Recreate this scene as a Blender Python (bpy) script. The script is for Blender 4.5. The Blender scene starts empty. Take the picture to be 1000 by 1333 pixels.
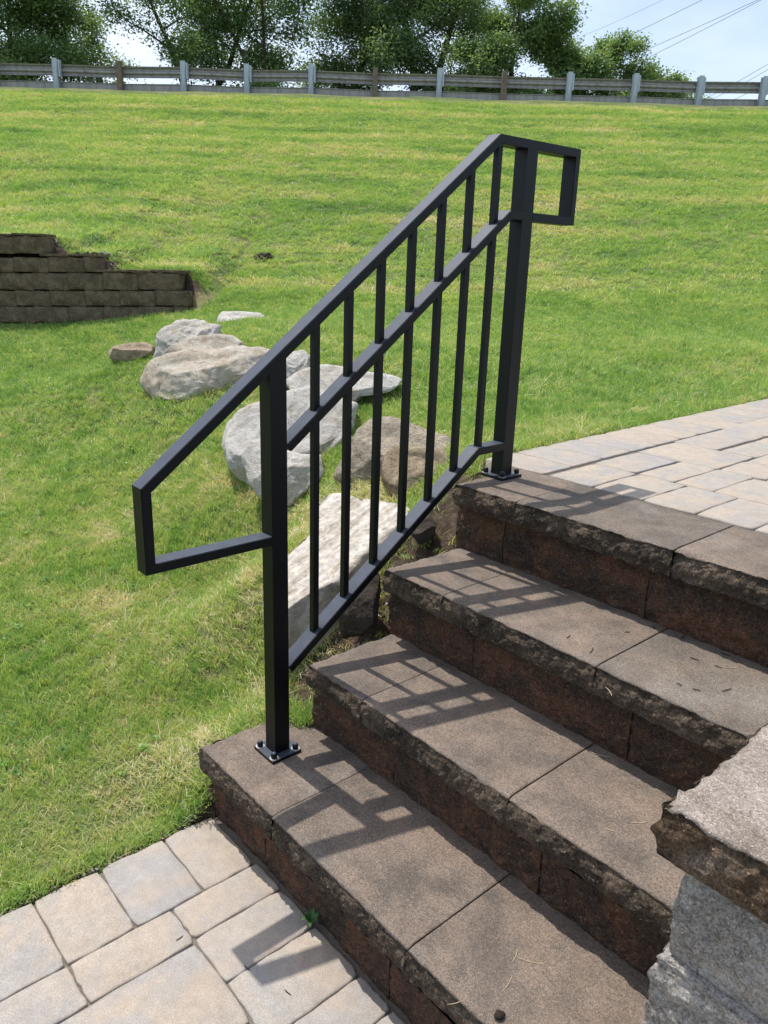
import bpy, bmesh, math, random
import numpy as np
from mathutils import Vector, Matrix, noise, Euler

# ------------------------------------------------------------------ camera
CAM = np.array([1.85424, -0.89007, 1.3802]); YAW, PITCH, ROLL, FPX = 0.84681, -0.30809, 0.03247, 989.36
PW, PH = 1000.0, 1333.0
fwd = np.array([-math.sin(YAW)*math.cos(PITCH), math.cos(YAW)*math.cos(PITCH), math.sin(PITCH)])
_r = np.array([math.cos(YAW), math.sin(YAW), 0.0]); _u = np.cross(_r, fwd)
right = math.cos(ROLL)*_r + math.sin(ROLL)*_u
upv = -math.sin(ROLL)*_r + math.cos(ROLL)*_u
scene = bpy.context.scene
cd = bpy.data.cameras.new('camera'); cam = bpy.data.objects.new('camera', cd)
scene.collection.objects.link(cam)
cd.sensor_fit = 'VERTICAL'; cd.angle = 2*math.atan(PH/2/FPX); cd.clip_start = 0.05; cd.clip_end = 2000
M = Matrix.Identity(4)
for i in range(3):
    M[i][0] = right[i]; M[i][1] = upv[i]; M[i][2] = -fwd[i]; M[i][3] = CAM[i]
cam.matrix_world = M
scene.camera = cam

# ------------------------------------------------------------------ light
SUN_AZ, SUN_EL = math.radians(3.0), math.radians(68.3)     # direction in which the shadows fall, height of the sun
world = bpy.data.worlds.new('World'); scene.world = world; world.use_nodes = True
nt = world.node_tree; nt.nodes.clear()
out = nt.nodes.new('ShaderNodeOutputWorld'); bg = nt.nodes.new('ShaderNodeBackground')
sky = nt.nodes.new('ShaderNodeTexSky'); sky.sky_type = 'NISHITA'; sky.sun_disc = False
sky.sun_elevation = SUN_EL; sky.sun_rotation = math.radians(-90); sky.air_density = 1.0; sky.dust_density = 2.4; sky.ozone_density = 1.0
tc = nt.nodes.new('ShaderNodeTexCoord'); mp = nt.nodes.new('ShaderNodeMapping'); mp.inputs['Scale'].default_value = (1.2, 1.2, 3.2)
cl = nt.nodes.new('ShaderNodeTexNoise'); cl.inputs['Scale'].default_value = 1.7; cl.inputs['Detail'].default_value = 7; cl.inputs['Roughness'].default_value = .55
cr = nt.nodes.new('ShaderNodeValToRGB'); cr.color_ramp.elements[0].position = .36; cr.color_ramp.elements[1].position = .66
cmul = nt.nodes.new('ShaderNodeMath'); cmul.operation = 'MULTIPLY'; cmul.inputs[1].default_value = .85
cmx = nt.nodes.new('ShaderNodeMix'); cmx.data_type = 'RGBA'
cmx.inputs[7].default_value = (4.9, 5.4, 6.2, 1)
L = nt.links.new
L(tc.outputs['Generated'], mp.inputs['Vector']); L(mp.outputs[0], cl.inputs['Vector']); L(cl.outputs['Fac'], cr.inputs['Fac'])
L(cr.outputs['Color'], cmul.inputs[0]); L(cmul.outputs[0], cmx.inputs[0]); L(sky.outputs[0], cmx.inputs[6])
L(cmx.outputs[2], bg.inputs['Color']); bg.inputs['Strength'].default_value = 0.15; L(bg.outputs[0], out.inputs['Surface'])
sd = bpy.data.lights.new('sun', 'SUN'); sd.energy = 3.55; sd.angle = math.radians(0.6); sd.color = (1.0, .95, .87)
sun = bpy.data.objects.new('sun', sd); scene.collection.objects.link(sun); sun.location = (-6, 0, 14)
rd = Vector((math.cos(SUN_AZ)/math.tan(SUN_EL), math.sin(SUN_AZ)/math.tan(SUN_EL), -1))
sun.rotation_euler = rd.to_track_quat('-Z', 'Y').to_euler()
vs = scene.view_settings; vs.view_transform = 'Standard'; vs.look = 'None'; vs.exposure = 0.5; vs.gamma = 1; vs.use_curve_mapping = False

# ------------------------------------------------------------------ helpers
rng = np.random.default_rng(7); random.seed(7)
col = scene.collection
def ray(px): return fwd + right*(px[0]-PW/2)/FPX - upv*(px[1]-PH/2)/FPX
def at(px, t): return CAM + ray(px)*t
def on_plane(px, p0, n): d = ray(px); return CAM + d*(np.dot(np.asarray(p0)-CAM, n)/np.dot(d, n))
FH = np.array([fwd[0], fwd[1]]); FH = FH/np.hypot(*FH); RH = np.array([-FH[1]*-1, 0]); RH = np.array([FH[1], -FH[0]])
def uv_of(x, y): return (x-CAM[0])*RH[0]+(y-CAM[1])*RH[1], (x-CAM[0])*FH[0]+(y-CAM[1])*FH[1]
def xy_of(u, d): return CAM[0]+u*RH[0]+d*FH[0], CAM[1]+u*RH[1]+d*FH[1]
def sstep(a, b, x): t = np.clip((x-a)/(b-a), 0, 1); return t*t*(3-2*t)
def nz(p, s=1.0, o=4): return noise.fractal(Vector((p[0]*s, p[1]*s, p[2]*s)), 1.0, 2.1, o)

def fast_mesh(name, V, F):
    """V (n,3), F (m,k) index array -> mesh"""
    me = bpy.data.meshes.new(name); V = np.asarray(V, np.float32); F = np.asarray(F, np.int32)
    m, k = F.shape
    me.vertices.add(len(V)); me.vertices.foreach_set('co', V.ravel())
    me.loops.add(m*k); me.loops.foreach_set('vertex_index', F.ravel())
    me.polygons.add(m); me.polygons.foreach_set('loop_start', np.arange(0, m*k, k, dtype=np.int32))
    me.update(calc_edges=True); return me

def link(o, parent=None):
    col.objects.link(o)
    if parent is not None:
        o.parent = parent
    return o
def wloc(o):
    l = Vector(o.location); p = o.parent
    while p: l += p.location; p = p.parent
    return l
def tag(o, label=None, cat=None, group=None, kind=None):
    if label: o['label'] = label
    if cat: o['category'] = cat
    if group: o['group'] = group
    if kind: o['kind'] = kind
    return o
def empty(name, loc, label, cat, group=None):
    e = bpy.data.objects.new(name, None); e.location = loc; e.empty_display_size = .1; link(e)
    return tag(e, label, cat, group)
def obj(name, V, F, mats, parent=None, smooth=False, mat_idx=None):
    """world-space vertices -> object with its origin at its own base centre"""
    if isinstance(V, bpy.types.Mesh):
        me = V; co = np.empty(len(me.vertices)*3, np.float32); me.vertices.foreach_get('co', co); co = co.reshape(-1, 3)
    else:
        co = np.asarray(V, np.float32)
        if isinstance(F, np.ndarray): me = fast_mesh(name, co, F)
        else: me = bpy.data.meshes.new(name); me.from_pydata([tuple(map(float, v)) for v in co], [], F)
    o0 = np.array([(co[:,0].min()+co[:,0].max())/2, (co[:,1].min()+co[:,1].max())/2, co[:,2].min()], np.float32)
    me.vertices.foreach_set('co', (co-o0).ravel()); 
    for m in (mats if isinstance(mats, (list, tuple)) else [mats]): me.materials.append(m)
    if mat_idx is not None: me.polygons.foreach_set('material_index', np.asarray(mat_idx, np.int32))
    me.polygons.foreach_set('use_smooth', np.full(len(me.polygons), smooth)); me.update()
    o = bpy.data.objects.new(name, me)
    pl = wloc(parent) if parent is not None else Vector((0, 0, 0))
    o.location = Vector(o0.tolist())-pl
    return link(o, parent)
def bm_obj(name, bm, mats, parent=None, smooth=False):
    me = bpy.data.meshes.new(name); bm.normal_update(); bm.to_mesh(me); bm.free(); return obj(name, me, None, mats, parent, smooth)

# ------------------------------------------------------------------ materials
class NT:
    def __init__(s, name):
        s.m = bpy.data.materials.new(name); s.m.use_nodes = True; s.t = s.m.node_tree; s.n = s.t.nodes
        s.b = s.n['Principled BSDF']; s.out = s.n['Material Output']
    def add(s, ty, **k):
        x = s.n.new(ty)
        for a, v in k.items(): setattr(x, a, v)
        return x
    def l(s, a, b): s.t.links.new(a, b)
    def coord(s, rand=True):
        tc = s.add('ShaderNodeTexCoord')
        if not rand: return tc.outputs['Object']
        oi = s.add('ShaderNodeObjectInfo'); mu = s.add('ShaderNodeMath', operation='MULTIPLY'); mu.inputs[1].default_value = 37.0
        s.l(oi.outputs['Random'], mu.inputs[0]); ad = s.add('ShaderNodeVectorMath', operation='ADD')
        s.l(tc.outputs['Object'], ad.inputs[0]); s.l(mu.outputs[0], ad.inputs[1]); return ad.outputs[0]
    def noise(s, co, scale, detail=4, rough=.55, dist=0):
        x = s.add('ShaderNodeTexNoise'); x.inputs['Scale'].default_value = scale; x.inputs['Detail'].default_value = detail
        x.inputs['Roughness'].default_value = rough; x.inputs['Distortion'].default_value = dist; s.l(co, x.inputs['Vector']); return x.outputs['Fac']
    def ramp(s, f, stops):
        x = s.add('ShaderNodeValToRGB'); e = x.color_ramp.elements
        while len(e) < len(stops): e.new(.5)
        for q, (p, c) in zip(e, stops):
            q.position = p; q.color = (*c, 1) if len(c) == 3 else c
        s.l(f, x.inputs['Fac']); return x.outputs['Color']
    def bw(s, f, a, b): return s.ramp(f, [(a, (0, 0, 0)), (b, (1, 1, 1))])
    def mix(s, f, a, b, mode='MIX'):
        x = s.add('ShaderNodeMix', data_type='RGBA', blend_type=mode)
        for sock, v in ((x.inputs[0], f), (x.inputs[6], a), (x.inputs[7], b)):
            if isinstance(v, (int, float)): sock.default_value = v
            elif isinstance(v, tuple): sock.default_value = (*v, 1)
            else: s.l(v, sock)
        return x.outputs[2]
    def bump(s, hgt, dist, strength=1.0, prev=None):
        x = s.add('ShaderNodeBump'); x.inputs['Distance'].default_value = dist; x.inputs['Strength'].default_value = strength
        s.l(hgt, x.inputs['Height'])
        if prev is not None: s.l(prev, x.inputs['Normal'])
        return x.outputs['Normal']
    def attr(s, name, inst=False):
        x = s.add('ShaderNodeAttribute', attribute_name=name)
        if inst: x.attribute_type = 'INSTANCER'
        return x.outputs['Fac']
    def rnd(s): return s.add('ShaderNodeObjectInfo').outputs['Random']
    def fin(s, colr, rough=.8, normal=None, spec=.3):
        if isinstance(colr, tuple): s.b.inputs['Base Color'].default_value = (*colr, 1)
        else: s.l(colr, s.b.inputs['Base Color'])
        if isinstance(rough, (int, float)): s.b.inputs['Roughness'].default_value = rough
        else: s.l(rough, s.b.inputs['Roughness'])
        s.b.inputs['Specular IOR Level'].default_value = spec
        if normal is not None: s.l(normal, s.b.inputs['Normal'])
        return s.m

def m_cap_top(name, c1, c2, c3, pale):
    n = NT(name); co = n.coord()
    base = n.ramp(n.noise(co, 6.5, 6, .68, .5), [(.34, c1), (.5, c2), (.66, c3)])
    base = n.mix(n.bw(n.noise(co, 2.6, 5, .6), .56, .72), base, pale)
    sp = n.noise(co, 320, 3, .8); base = n.mix(.4, base, n.ramp(n.noise(co, 150, 4, .8), [(.34, (.18, .18, .18)), (.5, (.5, .5, .5)), (.66, (.86, .84, .82))]), 'OVERLAY'); base = n.mix(.75, base, n.ramp(sp, [(.34, (.18, .18, .18)), (.5, (.5, .5, .5)), (.66, (.88, .86, .84))]), 'OVERLAY')
    stain = n.noise(co, 14, 6, .7); base = n.mix(.35, base, n.ramp(stain, [(.35, (.25, .25, .25)), (.62, (.6, .6, .6))]), 'OVERLAY')
    gr = n.bw(n.noise(co, 420, 1, .5), .68, .74); base = n.mix(gr, base, tuple(min(1, x*2.1) for x in c3))
    nm = n.bump(n.noise(co, 300, 3, .7), .0012, .7); nm = n.bump(n.noise(co, 45, 4, .6), .002, .4, nm)
    return n.fin(base, .88, nm, .25)
def m_split(name, cols, lichen=.5):
    n = NT(name); co = n.coord()
    base = n.ramp(n.noise(co, 9, 8, .72, .3), [(.3, cols[0]), (.47, cols[1]), (.6, cols[2]), (.75, cols[3])])
    v = n.add('ShaderNodeTexVoronoi'); v.inputs['Scale'].default_value = 150; n.l(co, v.inputs['Vector'])
    base = n.mix(.8, base, n.ramp(n.noise(co, 95, 8, .85), [(.34, (.12, .12, .12)), (.5, (.5, .5, .5)), (.66, (.82, .8, .77))]), 'OVERLAY')
    base = n.mix(.8, base, n.ramp(n.noise(co, 240, 3, .85), [(.34, (.15, .15, .15)), (.5, (.5, .5, .5)), (.66, (.85, .85, .85))]), 'OVERLAY')
    base = n.mix(n.bw(n.noise(co, 150, 4, .8), .61, .66), base, tuple(min(1, x*2.6+.03) for x in cols[2]))
    nm = n.bump(n.noise(co, 70, 8, .85), .02, 1.0); nm = n.bump(n.noise(co, 220, 4, .85), .007, 1.0, nm)
    return n.fin(base, .95, nm, .15)
M_CAP = m_cap_top('step_cap_stone', (.10, .085, .073), (.15, .12, .098), (.185, .142, .112), (.165, .148, .132))
M_CAPG = m_cap_top('step_cap_grey_stone', (.095, .081, .069), (.125, .107, .091), (.155, .124, .098), (.19, .168, .147))
M_SPLIT = m_split('split_stone_face', [(.05, .043, .036), (.12, .095, .073), (.22, .168, .125), (.31, .25, .19)])
M_RISER = m_split('riser_stone', [(.06, .053, .049), (.125, .086, .064), (.23, .122, .076), (.19, .135, .10)])
M_WTOP = m_cap_top('weathered_cap_stone', (.12, .095, .075), (.22, .19, .165), (.29, .25, .225), (.46, .44, .43))
M_WSPLIT = m_split('weathered_split_stone', [(.06, .045, .035), (.15, .10, .065), (.25, .19, .14), (.32, .28, .24)])
M_WBLOCK = m_split('weathered_grey_block', [(.34, .31, .28), (.48, .445, .41), (.62, .58, .54), (.48, .37, .27)])
M_DARKBLOCK = m_split('dark_wall_block', [(.10, .076, .052), (.18, .138, .092), (.255, .20, .135), (.32, .265, .195)])

def m_paver():
    n = NT('tumbled_paver'); co = n.coord(); r = n.rnd()
    tone = n.ramp(r, [(0, (.27, .254, .242)), (.28, (.285, .267, .25)), (.5, (.305, .277, .243)), (.72, (.34, .29, .24)), (1, (.275, .26, .248))])
    sw = n.noise(co, 6, 4, .55, .8); c = n.mix(n.bw(sw, .36, .62), tone, (.335, .282, .23)); c = n.mix(n.bw(n.noise(co, 5, 3, .5, 1.0), .5, .72), c, (.272, .258, .247))
    c = n.mix(.3, c, n.ramp(n.noise(co, 30, 5, .7), [(.3, (.3, .3, .3)), (.7, (.7, .7, .7))]), 'OVERLAY')
    c = n.mix(.4, c, n.ramp(n.noise(co, 330, 2, .7), [(.32, (.25, .25, .25)), (.5, (.5, .5, .5)), (.7, (.85, .85, .85))]), 'OVERLAY')
    nm = n.bump(n.noise(co, 240, 3, .7), .001, .6); nm = n.bump(n.noise(co, 22, 4, .55), .004, .5, nm)
    return n.fin(c, .85, nm, .25)
M_PAVER = m_paver()
def m_simple(name, c, rough=.85, scale=20, var=.35, bump=.004, spec=.25):
    n = NT(name); co = n.coord(); k = n.noise(co, scale, 6, .65)
    base = n.mix(1.0, c, n.ramp(k, [(.25, (1-var,)*3), (.75, (1+var*.6,)*3)]), 'MULTIPLY')
    return n.fin(base, rough, n.bump(n.noise(co, scale*3, 5, .7), bump, .6), spec)
M_SAND = m_simple('joint_sand', (.16, .135, .11), .95, 120, .4, .002)
def m_rock(name, cols, streak=1.0, stain=(.30, .22, .14)):
    n = NT(name); co = n.coord()
    mp = n.add('ShaderNodeMapping'); mp.inputs['Scale'].default_value = (1, 1, 1.35*streak); mp.inputs['Rotation'].default_value = (.5, .3, 0); n.l(co, mp.inputs['Vector'])
    c = n.ramp(n.noise(mp.outputs[0], 3.2, 6, .6, .6), [(.3, cols[0]), (.5, cols[1]), (.72, cols[2])])
    c = n.mix(n.bw(n.noise(co, 2.4, 4, .6, 1.0), .55, .75), c, stain)
    mv = n.noise(mp.outputs[0], 24, 9, .8); c = n.mix(.6, c, n.ramp(mv, [(.34, (.15, .15, .15)), (.5, (.5, .5, .5)), (.64, (.75, .75, .75))]), 'OVERLAY')
    v = n.add('ShaderNodeTexVoronoi', feature='DISTANCE_TO_EDGE'); v.inputs['Scale'].default_value = 2.6
    wv = n.add('ShaderNodeVectorMath', operation='ADD'); nn = n.add('ShaderNodeTexNoise'); nn.inputs['Scale'].default_value = 5; n.l(co, nn.inputs['Vector'])
    n.l(co, wv.inputs[0]); n.l(nn.outputs['Color'], wv.inputs[1]); n.l(wv.outputs[0], v.inputs['Vector'])
    ck = n.ramp(v.outputs['Distance'], [(0, (.45, .42, .4)), (.018, (1, 1, 1))]); c = n.mix(.55, c, ck, 'MULTIPLY')
    nm = n.bump(mv, .06, .9); nm = n.bump(n.noise(co, 70, 6, .75), .012, .8, nm); nm = n.bump(v.outputs['Distance'], .01, .3, nm)
    return n.fin(c, .9, nm, .2)
M_ROCKW = m_rock('white_boulder_stone', [(.60, .555, .485), (.77, .73, .665), (.83, .80, .755)], 1.0, (.66, .585, .48))
M_ROCKB = m_rock('beige_boulder_stone', [(.53, .45, .345), (.70, .625, .515), (.79, .74, .665)], 1.0, (.60, .49, .355))
M_ROCKT = m_rock('tan_boulder_stone', [(.19, .18, .175), (.50, .43, .33), (.60, .51, .38)], 1.6, (.25, .235, .23))
M_ROCKBR = m_rock('brown_stone', [(.33, .25, .165), (.50, .40, .28), (.58, .48, .35)], 1.0, (.36, .26, .16))
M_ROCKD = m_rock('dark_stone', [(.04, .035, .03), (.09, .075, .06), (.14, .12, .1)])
def m_rockslab():
    n = NT('pale_streaked_stone'); co = n.coord()
    mp = n.add('ShaderNodeMapping'); mp.inputs['Rotation'].default_value = (0, 0, math.radians(32)); mp.inputs['Scale'].default_value = (14, 2.2, 5); n.l(co, mp.inputs['Vector'])
    st = n.noise(mp.outputs[0], 2.2, 7, .65, .5)
    c = n.ramp(st, [(.30, (.25, .20, .145)), (.45, (.42, .375, .315)), (.62, (.53, .50, .455))])
    c = n.mix(.7, c, n.ramp(n.noise(co, 30, 8, .78), [(.34, (.2, .2, .2)), (.66, (.75, .75, .75))]), 'OVERLAY')
    g = n.add('ShaderNodeNewGeometry'); sx = n.add('ShaderNodeSeparateXYZ'); n.l(g.outputs['True Normal'], sx.inputs[0])
    nm = n.bump(st, .02, .7); nm = n.bump(n.noise(co, 60, 5, .7), .006, .6, nm)
    return n.fin(c, .9, nm, .2)
M_ROCKL = m_rockslab()

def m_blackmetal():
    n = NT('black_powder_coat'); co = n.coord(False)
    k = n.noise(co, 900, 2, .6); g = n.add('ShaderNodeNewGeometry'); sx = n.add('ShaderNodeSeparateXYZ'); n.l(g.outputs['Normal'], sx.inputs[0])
    top_sheen = n.mix(1.0, n.bw(sx.outputs['Z'], .45, .8), n.ramp(n.noise(co, 25, 6, .7), [(.3, (.65, .65, .65)), (.7, (1, 1, 1))]), 'MULTIPLY')
    c = n.mix(top_sheen, (.001, .0013, .002), (.058, .066, .088))  # sky and sun sheen on upward faces, painted into the base colour
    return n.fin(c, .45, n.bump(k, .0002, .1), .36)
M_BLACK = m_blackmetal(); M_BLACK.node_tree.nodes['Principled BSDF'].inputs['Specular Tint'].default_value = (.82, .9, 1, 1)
M_ZINC = m_simple('zinc_washer', (.55, .56, .58), .35, 200, .2, .0005, .5); M_ZINC.node_tree.nodes['Principled BSDF'].inputs['Metallic'].default_value = .85
def m_galv(name, c, metal=.6, rough=.5):
    n = NT(name); co = n.coord(False); mp = n.add('ShaderNodeMapping'); mp.inputs['Scale'].default_value = (1, 1, .15); n.l(co, mp.inputs['Vector'])
    k = n.noise(mp.outputs[0], 9, 6, .7)
    c2 = n.mix(n.bw(k, .45, .7), c, tuple(x*.55 for x in c)); n.b.inputs['Metallic'].default_value = metal
    return n.fin(c2, rough, n.bump(k, .003, .3), .4)
M_GALV = m_galv('weathered_galvanised_beam', (.36, .35, .335), .25, .5); M_GALVP = m_galv('galvanised_post_steel', (.46, .52, .58), .3, .55)
M_WOODP = m_simple('weathered_wood_post', (.21, .165, .125), .9, 12, .5, .004)
M_BARK = m_simple('bark', (.075, .062, .05), .95, 14, .5, .02)
M_SOIL = m_simple('soil', (.075, .055, .04), .95, 40, .5, .01)
M_WIRE = m_simple('aluminium_wire', (.20, .21, .22), .6, 5, .1, .001)
M_TWIG = m_simple('dark_twig', (.03, .022, .018), .9, 50, .4, .001)
M_STRAW = m_simple('dry_straw', (.55, .45, .28), .8, 60, .3, .001)

def m_leaf(name, ramp, inst, trans=.4, rough=.45):
    n = NT(name); tint = n.attr('tint', inst)
    c = n.ramp(tint, ramp)
    d = n.b; n.l(c, d.inputs['Base Color']); d.inputs['Roughness'].default_value = rough; d.inputs['Specular IOR Level'].default_value = .35
    tr = n.add('ShaderNodeBsdfTranslucent'); bright = n.mix(1.0, c, (1.25, 1.2, .6), 'MULTIPLY'); n.l(bright, tr.inputs['Color'])
    ms = n.add('ShaderNodeMixShader'); ms.inputs[0].default_value = trans
    n.l(d.outputs[0], ms.inputs[1]); n.l(tr.outputs[0], ms.inputs[2]); n.l(ms.outputs[0], n.out.inputs['Surface']); return n.m
GR = [(0, (.11, .23, .06)), (.28, (.215, .375, .10)), (.52, (.34, .475, .135)), (.72, (.47, .52, .21)), (.87, (.57, .52, .31)), (1, (.72, .64, .45))]
M_GRASS = m_leaf('grass_blade', GR, True, .42, .42)
M_LEAFD = m_leaf('dark_leaf', [(0, (.085, .15, .085)), (.5, (.135, .215, .115)), (1, (.195, .285, .14))], False, .5)
M_LEAFM = m_leaf('green_leaf', [(0, (.12, .205, .095)), (.5, (.185, .29, .125)), (1, (.26, .37, .16))], False, .4)
M_LEAFL = m_leaf('light_leaf', [(0, (.13, .215, .10)), (.5, (.20, .30, .13)), (1, (.27, .38, .17))], False, .4)

# ------------------------------------------------------------------ terrain
H, D, RO = .2365, .3017, .024          # riser, run, riser set-back
ZP = 3*H                               # upper patio level
ZL = -H                                # lower patio level
XR = 1.487                             # right end of the flight
def edge_up(y): return -.012-.03*(y-1.4)
DW = 8.45                              # distance of the dark retaining wall
ctrl = []
def zlow(d): return ZL-.015 + .15*max(0, d-1.95)
for y in (-3.5, -2, -1.2, -.6, -.2): ctrl.append((.06, y, ZL-.012))
ctrl += [(.04, -.03, ZL-.005), (.03, .08, -.10), (.03, .2, -.025), (.03, .33, .0), (.1, .45, .0), (.12, .62, .10), (.12, .8, .28), (.12, 1.0, .46), (.0, 1.25, .68)]
ctrl += [(edge_up(y), y, ZP-.012) for y in (1.5, 2.2, 3, 4, 5, 6.5)]
for px, dz in (((0, 1000), 0), ((150, 980), 0), ((0, 850), 0), ((150, 800), 0), ((300, 900), .05), ((300, 760), .05), ((0, 700), 0), ((160, 660), 0), ((0, 580), 0), ((140, 560), 0), ((0, 500), 0), ((120, 480), 0), ((-300, 700), 0), ((-300, 500), 0)):
    r_ = ray(px); t = .5
    for _ in range(4000):
        p = CAM+r_*t
        if p[2] < zlow(uv_of(p[0], p[1])[1])+dz: break
        t += .004
    ctrl.append(tuple(p))
GROUND_PX = [((300, 650), 3.95), ((400, 690), 3.3), ((345, 745), 3.05), ((190, 522), 5.35), ((300, 525), 5.1), ((160, 470), 6.2), ((210, 470), 6.1), ((330, 560), 4.5), ((440, 640), 3.45), ((560, 650), 3.05),
             ((330, 440), 6.2), ((310, 425), 7.0), ((560, 530), 4.3), ((530, 470), 5.2), ((620, 560), 3.75), ((700, 530), 4.2), ((480, 430), 6.6), ((650, 450), 6.0), ((800, 470), 5.6), ((950, 470), 5.6), ((1100, 470), 5.6)]
for px, t in GROUND_PX: ctrl.append(tuple(at(px, t)))
for x in (-200, -60, 100, 250): ctrl.append(tuple(at((x, 407-.11*max(0, x-80)), 8.6)))
for x in (320, 450, 600, 750, 900, 1100, 1300): ctrl.append(tuple(at((x, 396+.012*(x-500)), 8.3)))
def rail_row(x): return 112+.0262*x        # foot of the guard rail in the photograph
for x in range(-500, 1600, 150):
    p1 = at((x, rail_row(x)), 22.7); ctrl.append(tuple(p1))
    for w in (.33, .66):
        p0 = at((x, 392+.02*(x-500)), 8.8); ctrl.append(tuple(p0*(1-w)+p1*w + np.array([0, 0, .12*w])))
    u, d = uv_of(p1[0], p1[1])
    for dd, zz in ((3, .12), (8, .0), (18, -.5), (60, -4), (160, -10)):
        q = xy_of(u*(1+dd/23), d+dd); ctrl.append((q[0], q[1], p1[2]+zz))
ctrl += [(8, 8, .7), (12, 0, -.3), (6, -8, -.4), (-3, -8, -.3), (-12, -3, .3), (40, -40, -2), (-60, -40, 1), (40, 60, 5), (-20, -60, -1), (120, 0, 0), (-150, -40, 3), (0, -160, -3), (160, 160, 4)]
C = np.array(ctrl); EPS = .25
def _k(r2): return np.sqrt(r2+EPS*EPS)
Kc = _k(((C[:, None, :2]-C[None, :, :2])**2).sum(-1)); n_ = len(C)
A = np.zeros((n_+3, n_+3)); A[:n_, :n_] = Kc+np.eye(n_)*.004*-1; A[:n_, n_] = 1; A[:n_, n_+1:] = C[:, :2]; A[n_, :n_] = 1; A[n_+1:, :n_] = C[:, :2].T
SOL = np.linalg.solve(A, np.concatenate([C[:, 2], np.zeros(3)]))
def base_z(x, y):
    x = np.atleast_1d(np.asarray(x, float)); y = np.atleast_1d(np.asarray(y, float)); o = np.empty(len(x))
    for i in range(0, len(x), 20000):
        a, b = x[i:i+20000], y[i:i+20000]
        k = _k((a[:, None]-C[None, :, 0])**2+(b[:, None]-C[None, :, 1])**2)
        o[i:i+20000] = k@SOL[:n_]+SOL[n_]+SOL[n_+1]*a+SOL[n_+2]*b
    return o
_wp = on_plane((0, 400), (*xy_of(0, DW), 0), np.array([FH[0], FH[1], 0]))
def wall_uz(px):
    p = on_plane(px, (*xy_of(0, DW), 0), np.array([FH[0], FH[1], 0])); return uv_of(p[0], p[1])[0], p[2]
WU = [wall_uz((x, y)) for x, y in ((-120, 303), (0, 306), (52, 308), (66, 331), (122, 333), (136, 355), (238, 358), (264, 382))]
_wu = np.array([a for a, b in WU]); _wz = np.array([b for a, b in WU])
_wb = np.array([base_z(*xy_of(a, DW+.1))[0] for a, b in WU]); WL = np.maximum(0, _wz-_wb); WL[-1] = 0
def lawn_z(x, y):
    x = np.atleast_1d(np.asarray(x, float)); y = np.atleast_1d(np.asarray(y, float))
    z = base_z(x, y); u, d = uv_of(x, y)
    lift = np.interp(u, _wu, WL, left=WL[0], right=0)
    z = z + lift*sstep(DW+.14, DW+.2, d)*np.exp(-np.maximum(0, d-DW-.2)/2.6)
    return z
def under(x, y):
    """1 where stairs, wall or paving stand"""
    stair = (x > .06) & (y > .03) & (y < 1.3) & (x < 2.6)
    s2 = (x > .165) | (y < .3)
    low = (x > .062) & (y <= .03) & (x < 7) & (y > -6)
    up = (y >= 1.22) & (x > edge_up(y)) & (x < 5) & (y < 7)
    return (stair & s2), low, up
def ground_z(x, y):
    z = lawn_z(x, y); a, b, c = under(x, y)
    z = np.where(a, -.36, z); z = np.where(b, ZL-.075, z); z = np.where(c, np.minimum(z, ZP-.09), z)
    return z
def lines(lo, hi, step, far, k=1.16):
    a = list(np.arange(lo, hi+1e-6, step)); s = step; v = hi
    while v < far: s *= k; v += s; a.append(v)
    s = step; v = lo; b = []
    while v > -far: s *= k; v -= s; b.append(v)
    return np.array(b[::-1]+a)
def growlines(lo, hi, step, mid_lo, mid_hi, mstep, far):
    near = np.arange(lo, hi+1e-6, step); l2 = np.arange(mid_lo, lo-mstep*.6, mstep); h2 = np.arange(hi+mstep, mid_hi+1e-6, mstep)
    a = np.concatenate([l2, near, h2]); s = mstep; v = a[-1]; e = []
    while v < far: s *= 1.2; v += s; e.append(v)
    s = mstep; v = a[0]; b = []
    while v > -far: s *= 1.2; v -= s; b.append(v)
    return np.concatenate([b[::-1], a, e])
xs = growlines(-2.6, .21, .03, -24, 6, .16, 420); ys = growlines(-1.6, 3.2, .03, -4, 28, .16, 420)
XX, YY = np.meshgrid(xs, ys); fx, fy = XX.ravel(), YY.ravel(); zz = ground_z(fx, fy)
w_near = np.exp(-((fx+.5)**2+(fy-.5)**2)/60)
hn = np.array([noise.noise(Vector((a*1.3, b*1.3, 0)))*.018+noise.noise(Vector((a*.35, b*.35, 3)))*.05 for a, b in zip(fx, fy)])
ua, ub, uc = under(fx, fy); cov = ua | ub | uc
edged = np.minimum(np.abs(fx-.06)+np.where(fy > .1, 9, 0), np.abs(fx-edge_up(fy))+np.where(fy < 1.2, 9, 0))
zz = zz+np.where(cov, 0, hn*np.clip(edged*1.2+.1, 0, 1))
nx_, ny_ = len(xs), len(ys); gi = np.arange(nx_*ny_).reshape(ny_, nx_)
Fq = np.stack([gi[:-1, :-1], gi[:-1, 1:], gi[1:, 1:], gi[1:, :-1]], -1).reshape(-1, 4)
me = fast_mesh('lawn', np.stack([fx, fy, zz], 1), Fq)
du, dd_ = uv_of(fx, fy)
dirt = np.zeros(len(fx))
dirt = np.maximum(dirt, 1-sstep(.015, .075, np.where((fx < .1) & (fy < .12), np.abs(fx-.05), 9)))
dirt = np.maximum(dirt, (1-sstep(.0, .07, np.where(fy > 1.2, np.abs(fx-edge_up(fy)+.01), 9)))*.9)
dirt = np.maximum(dirt, (1-sstep(.12, .34, np.where((fy > .3) & (fy < 1.35), np.abs(fx-.12), 9))))
dirt = np.maximum(dirt, sstep(.0, .1, dd_-DW)*(1-sstep(.22, .5, dd_-DW))*(du < _wu[6]+.1)*(du > -9))
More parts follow.
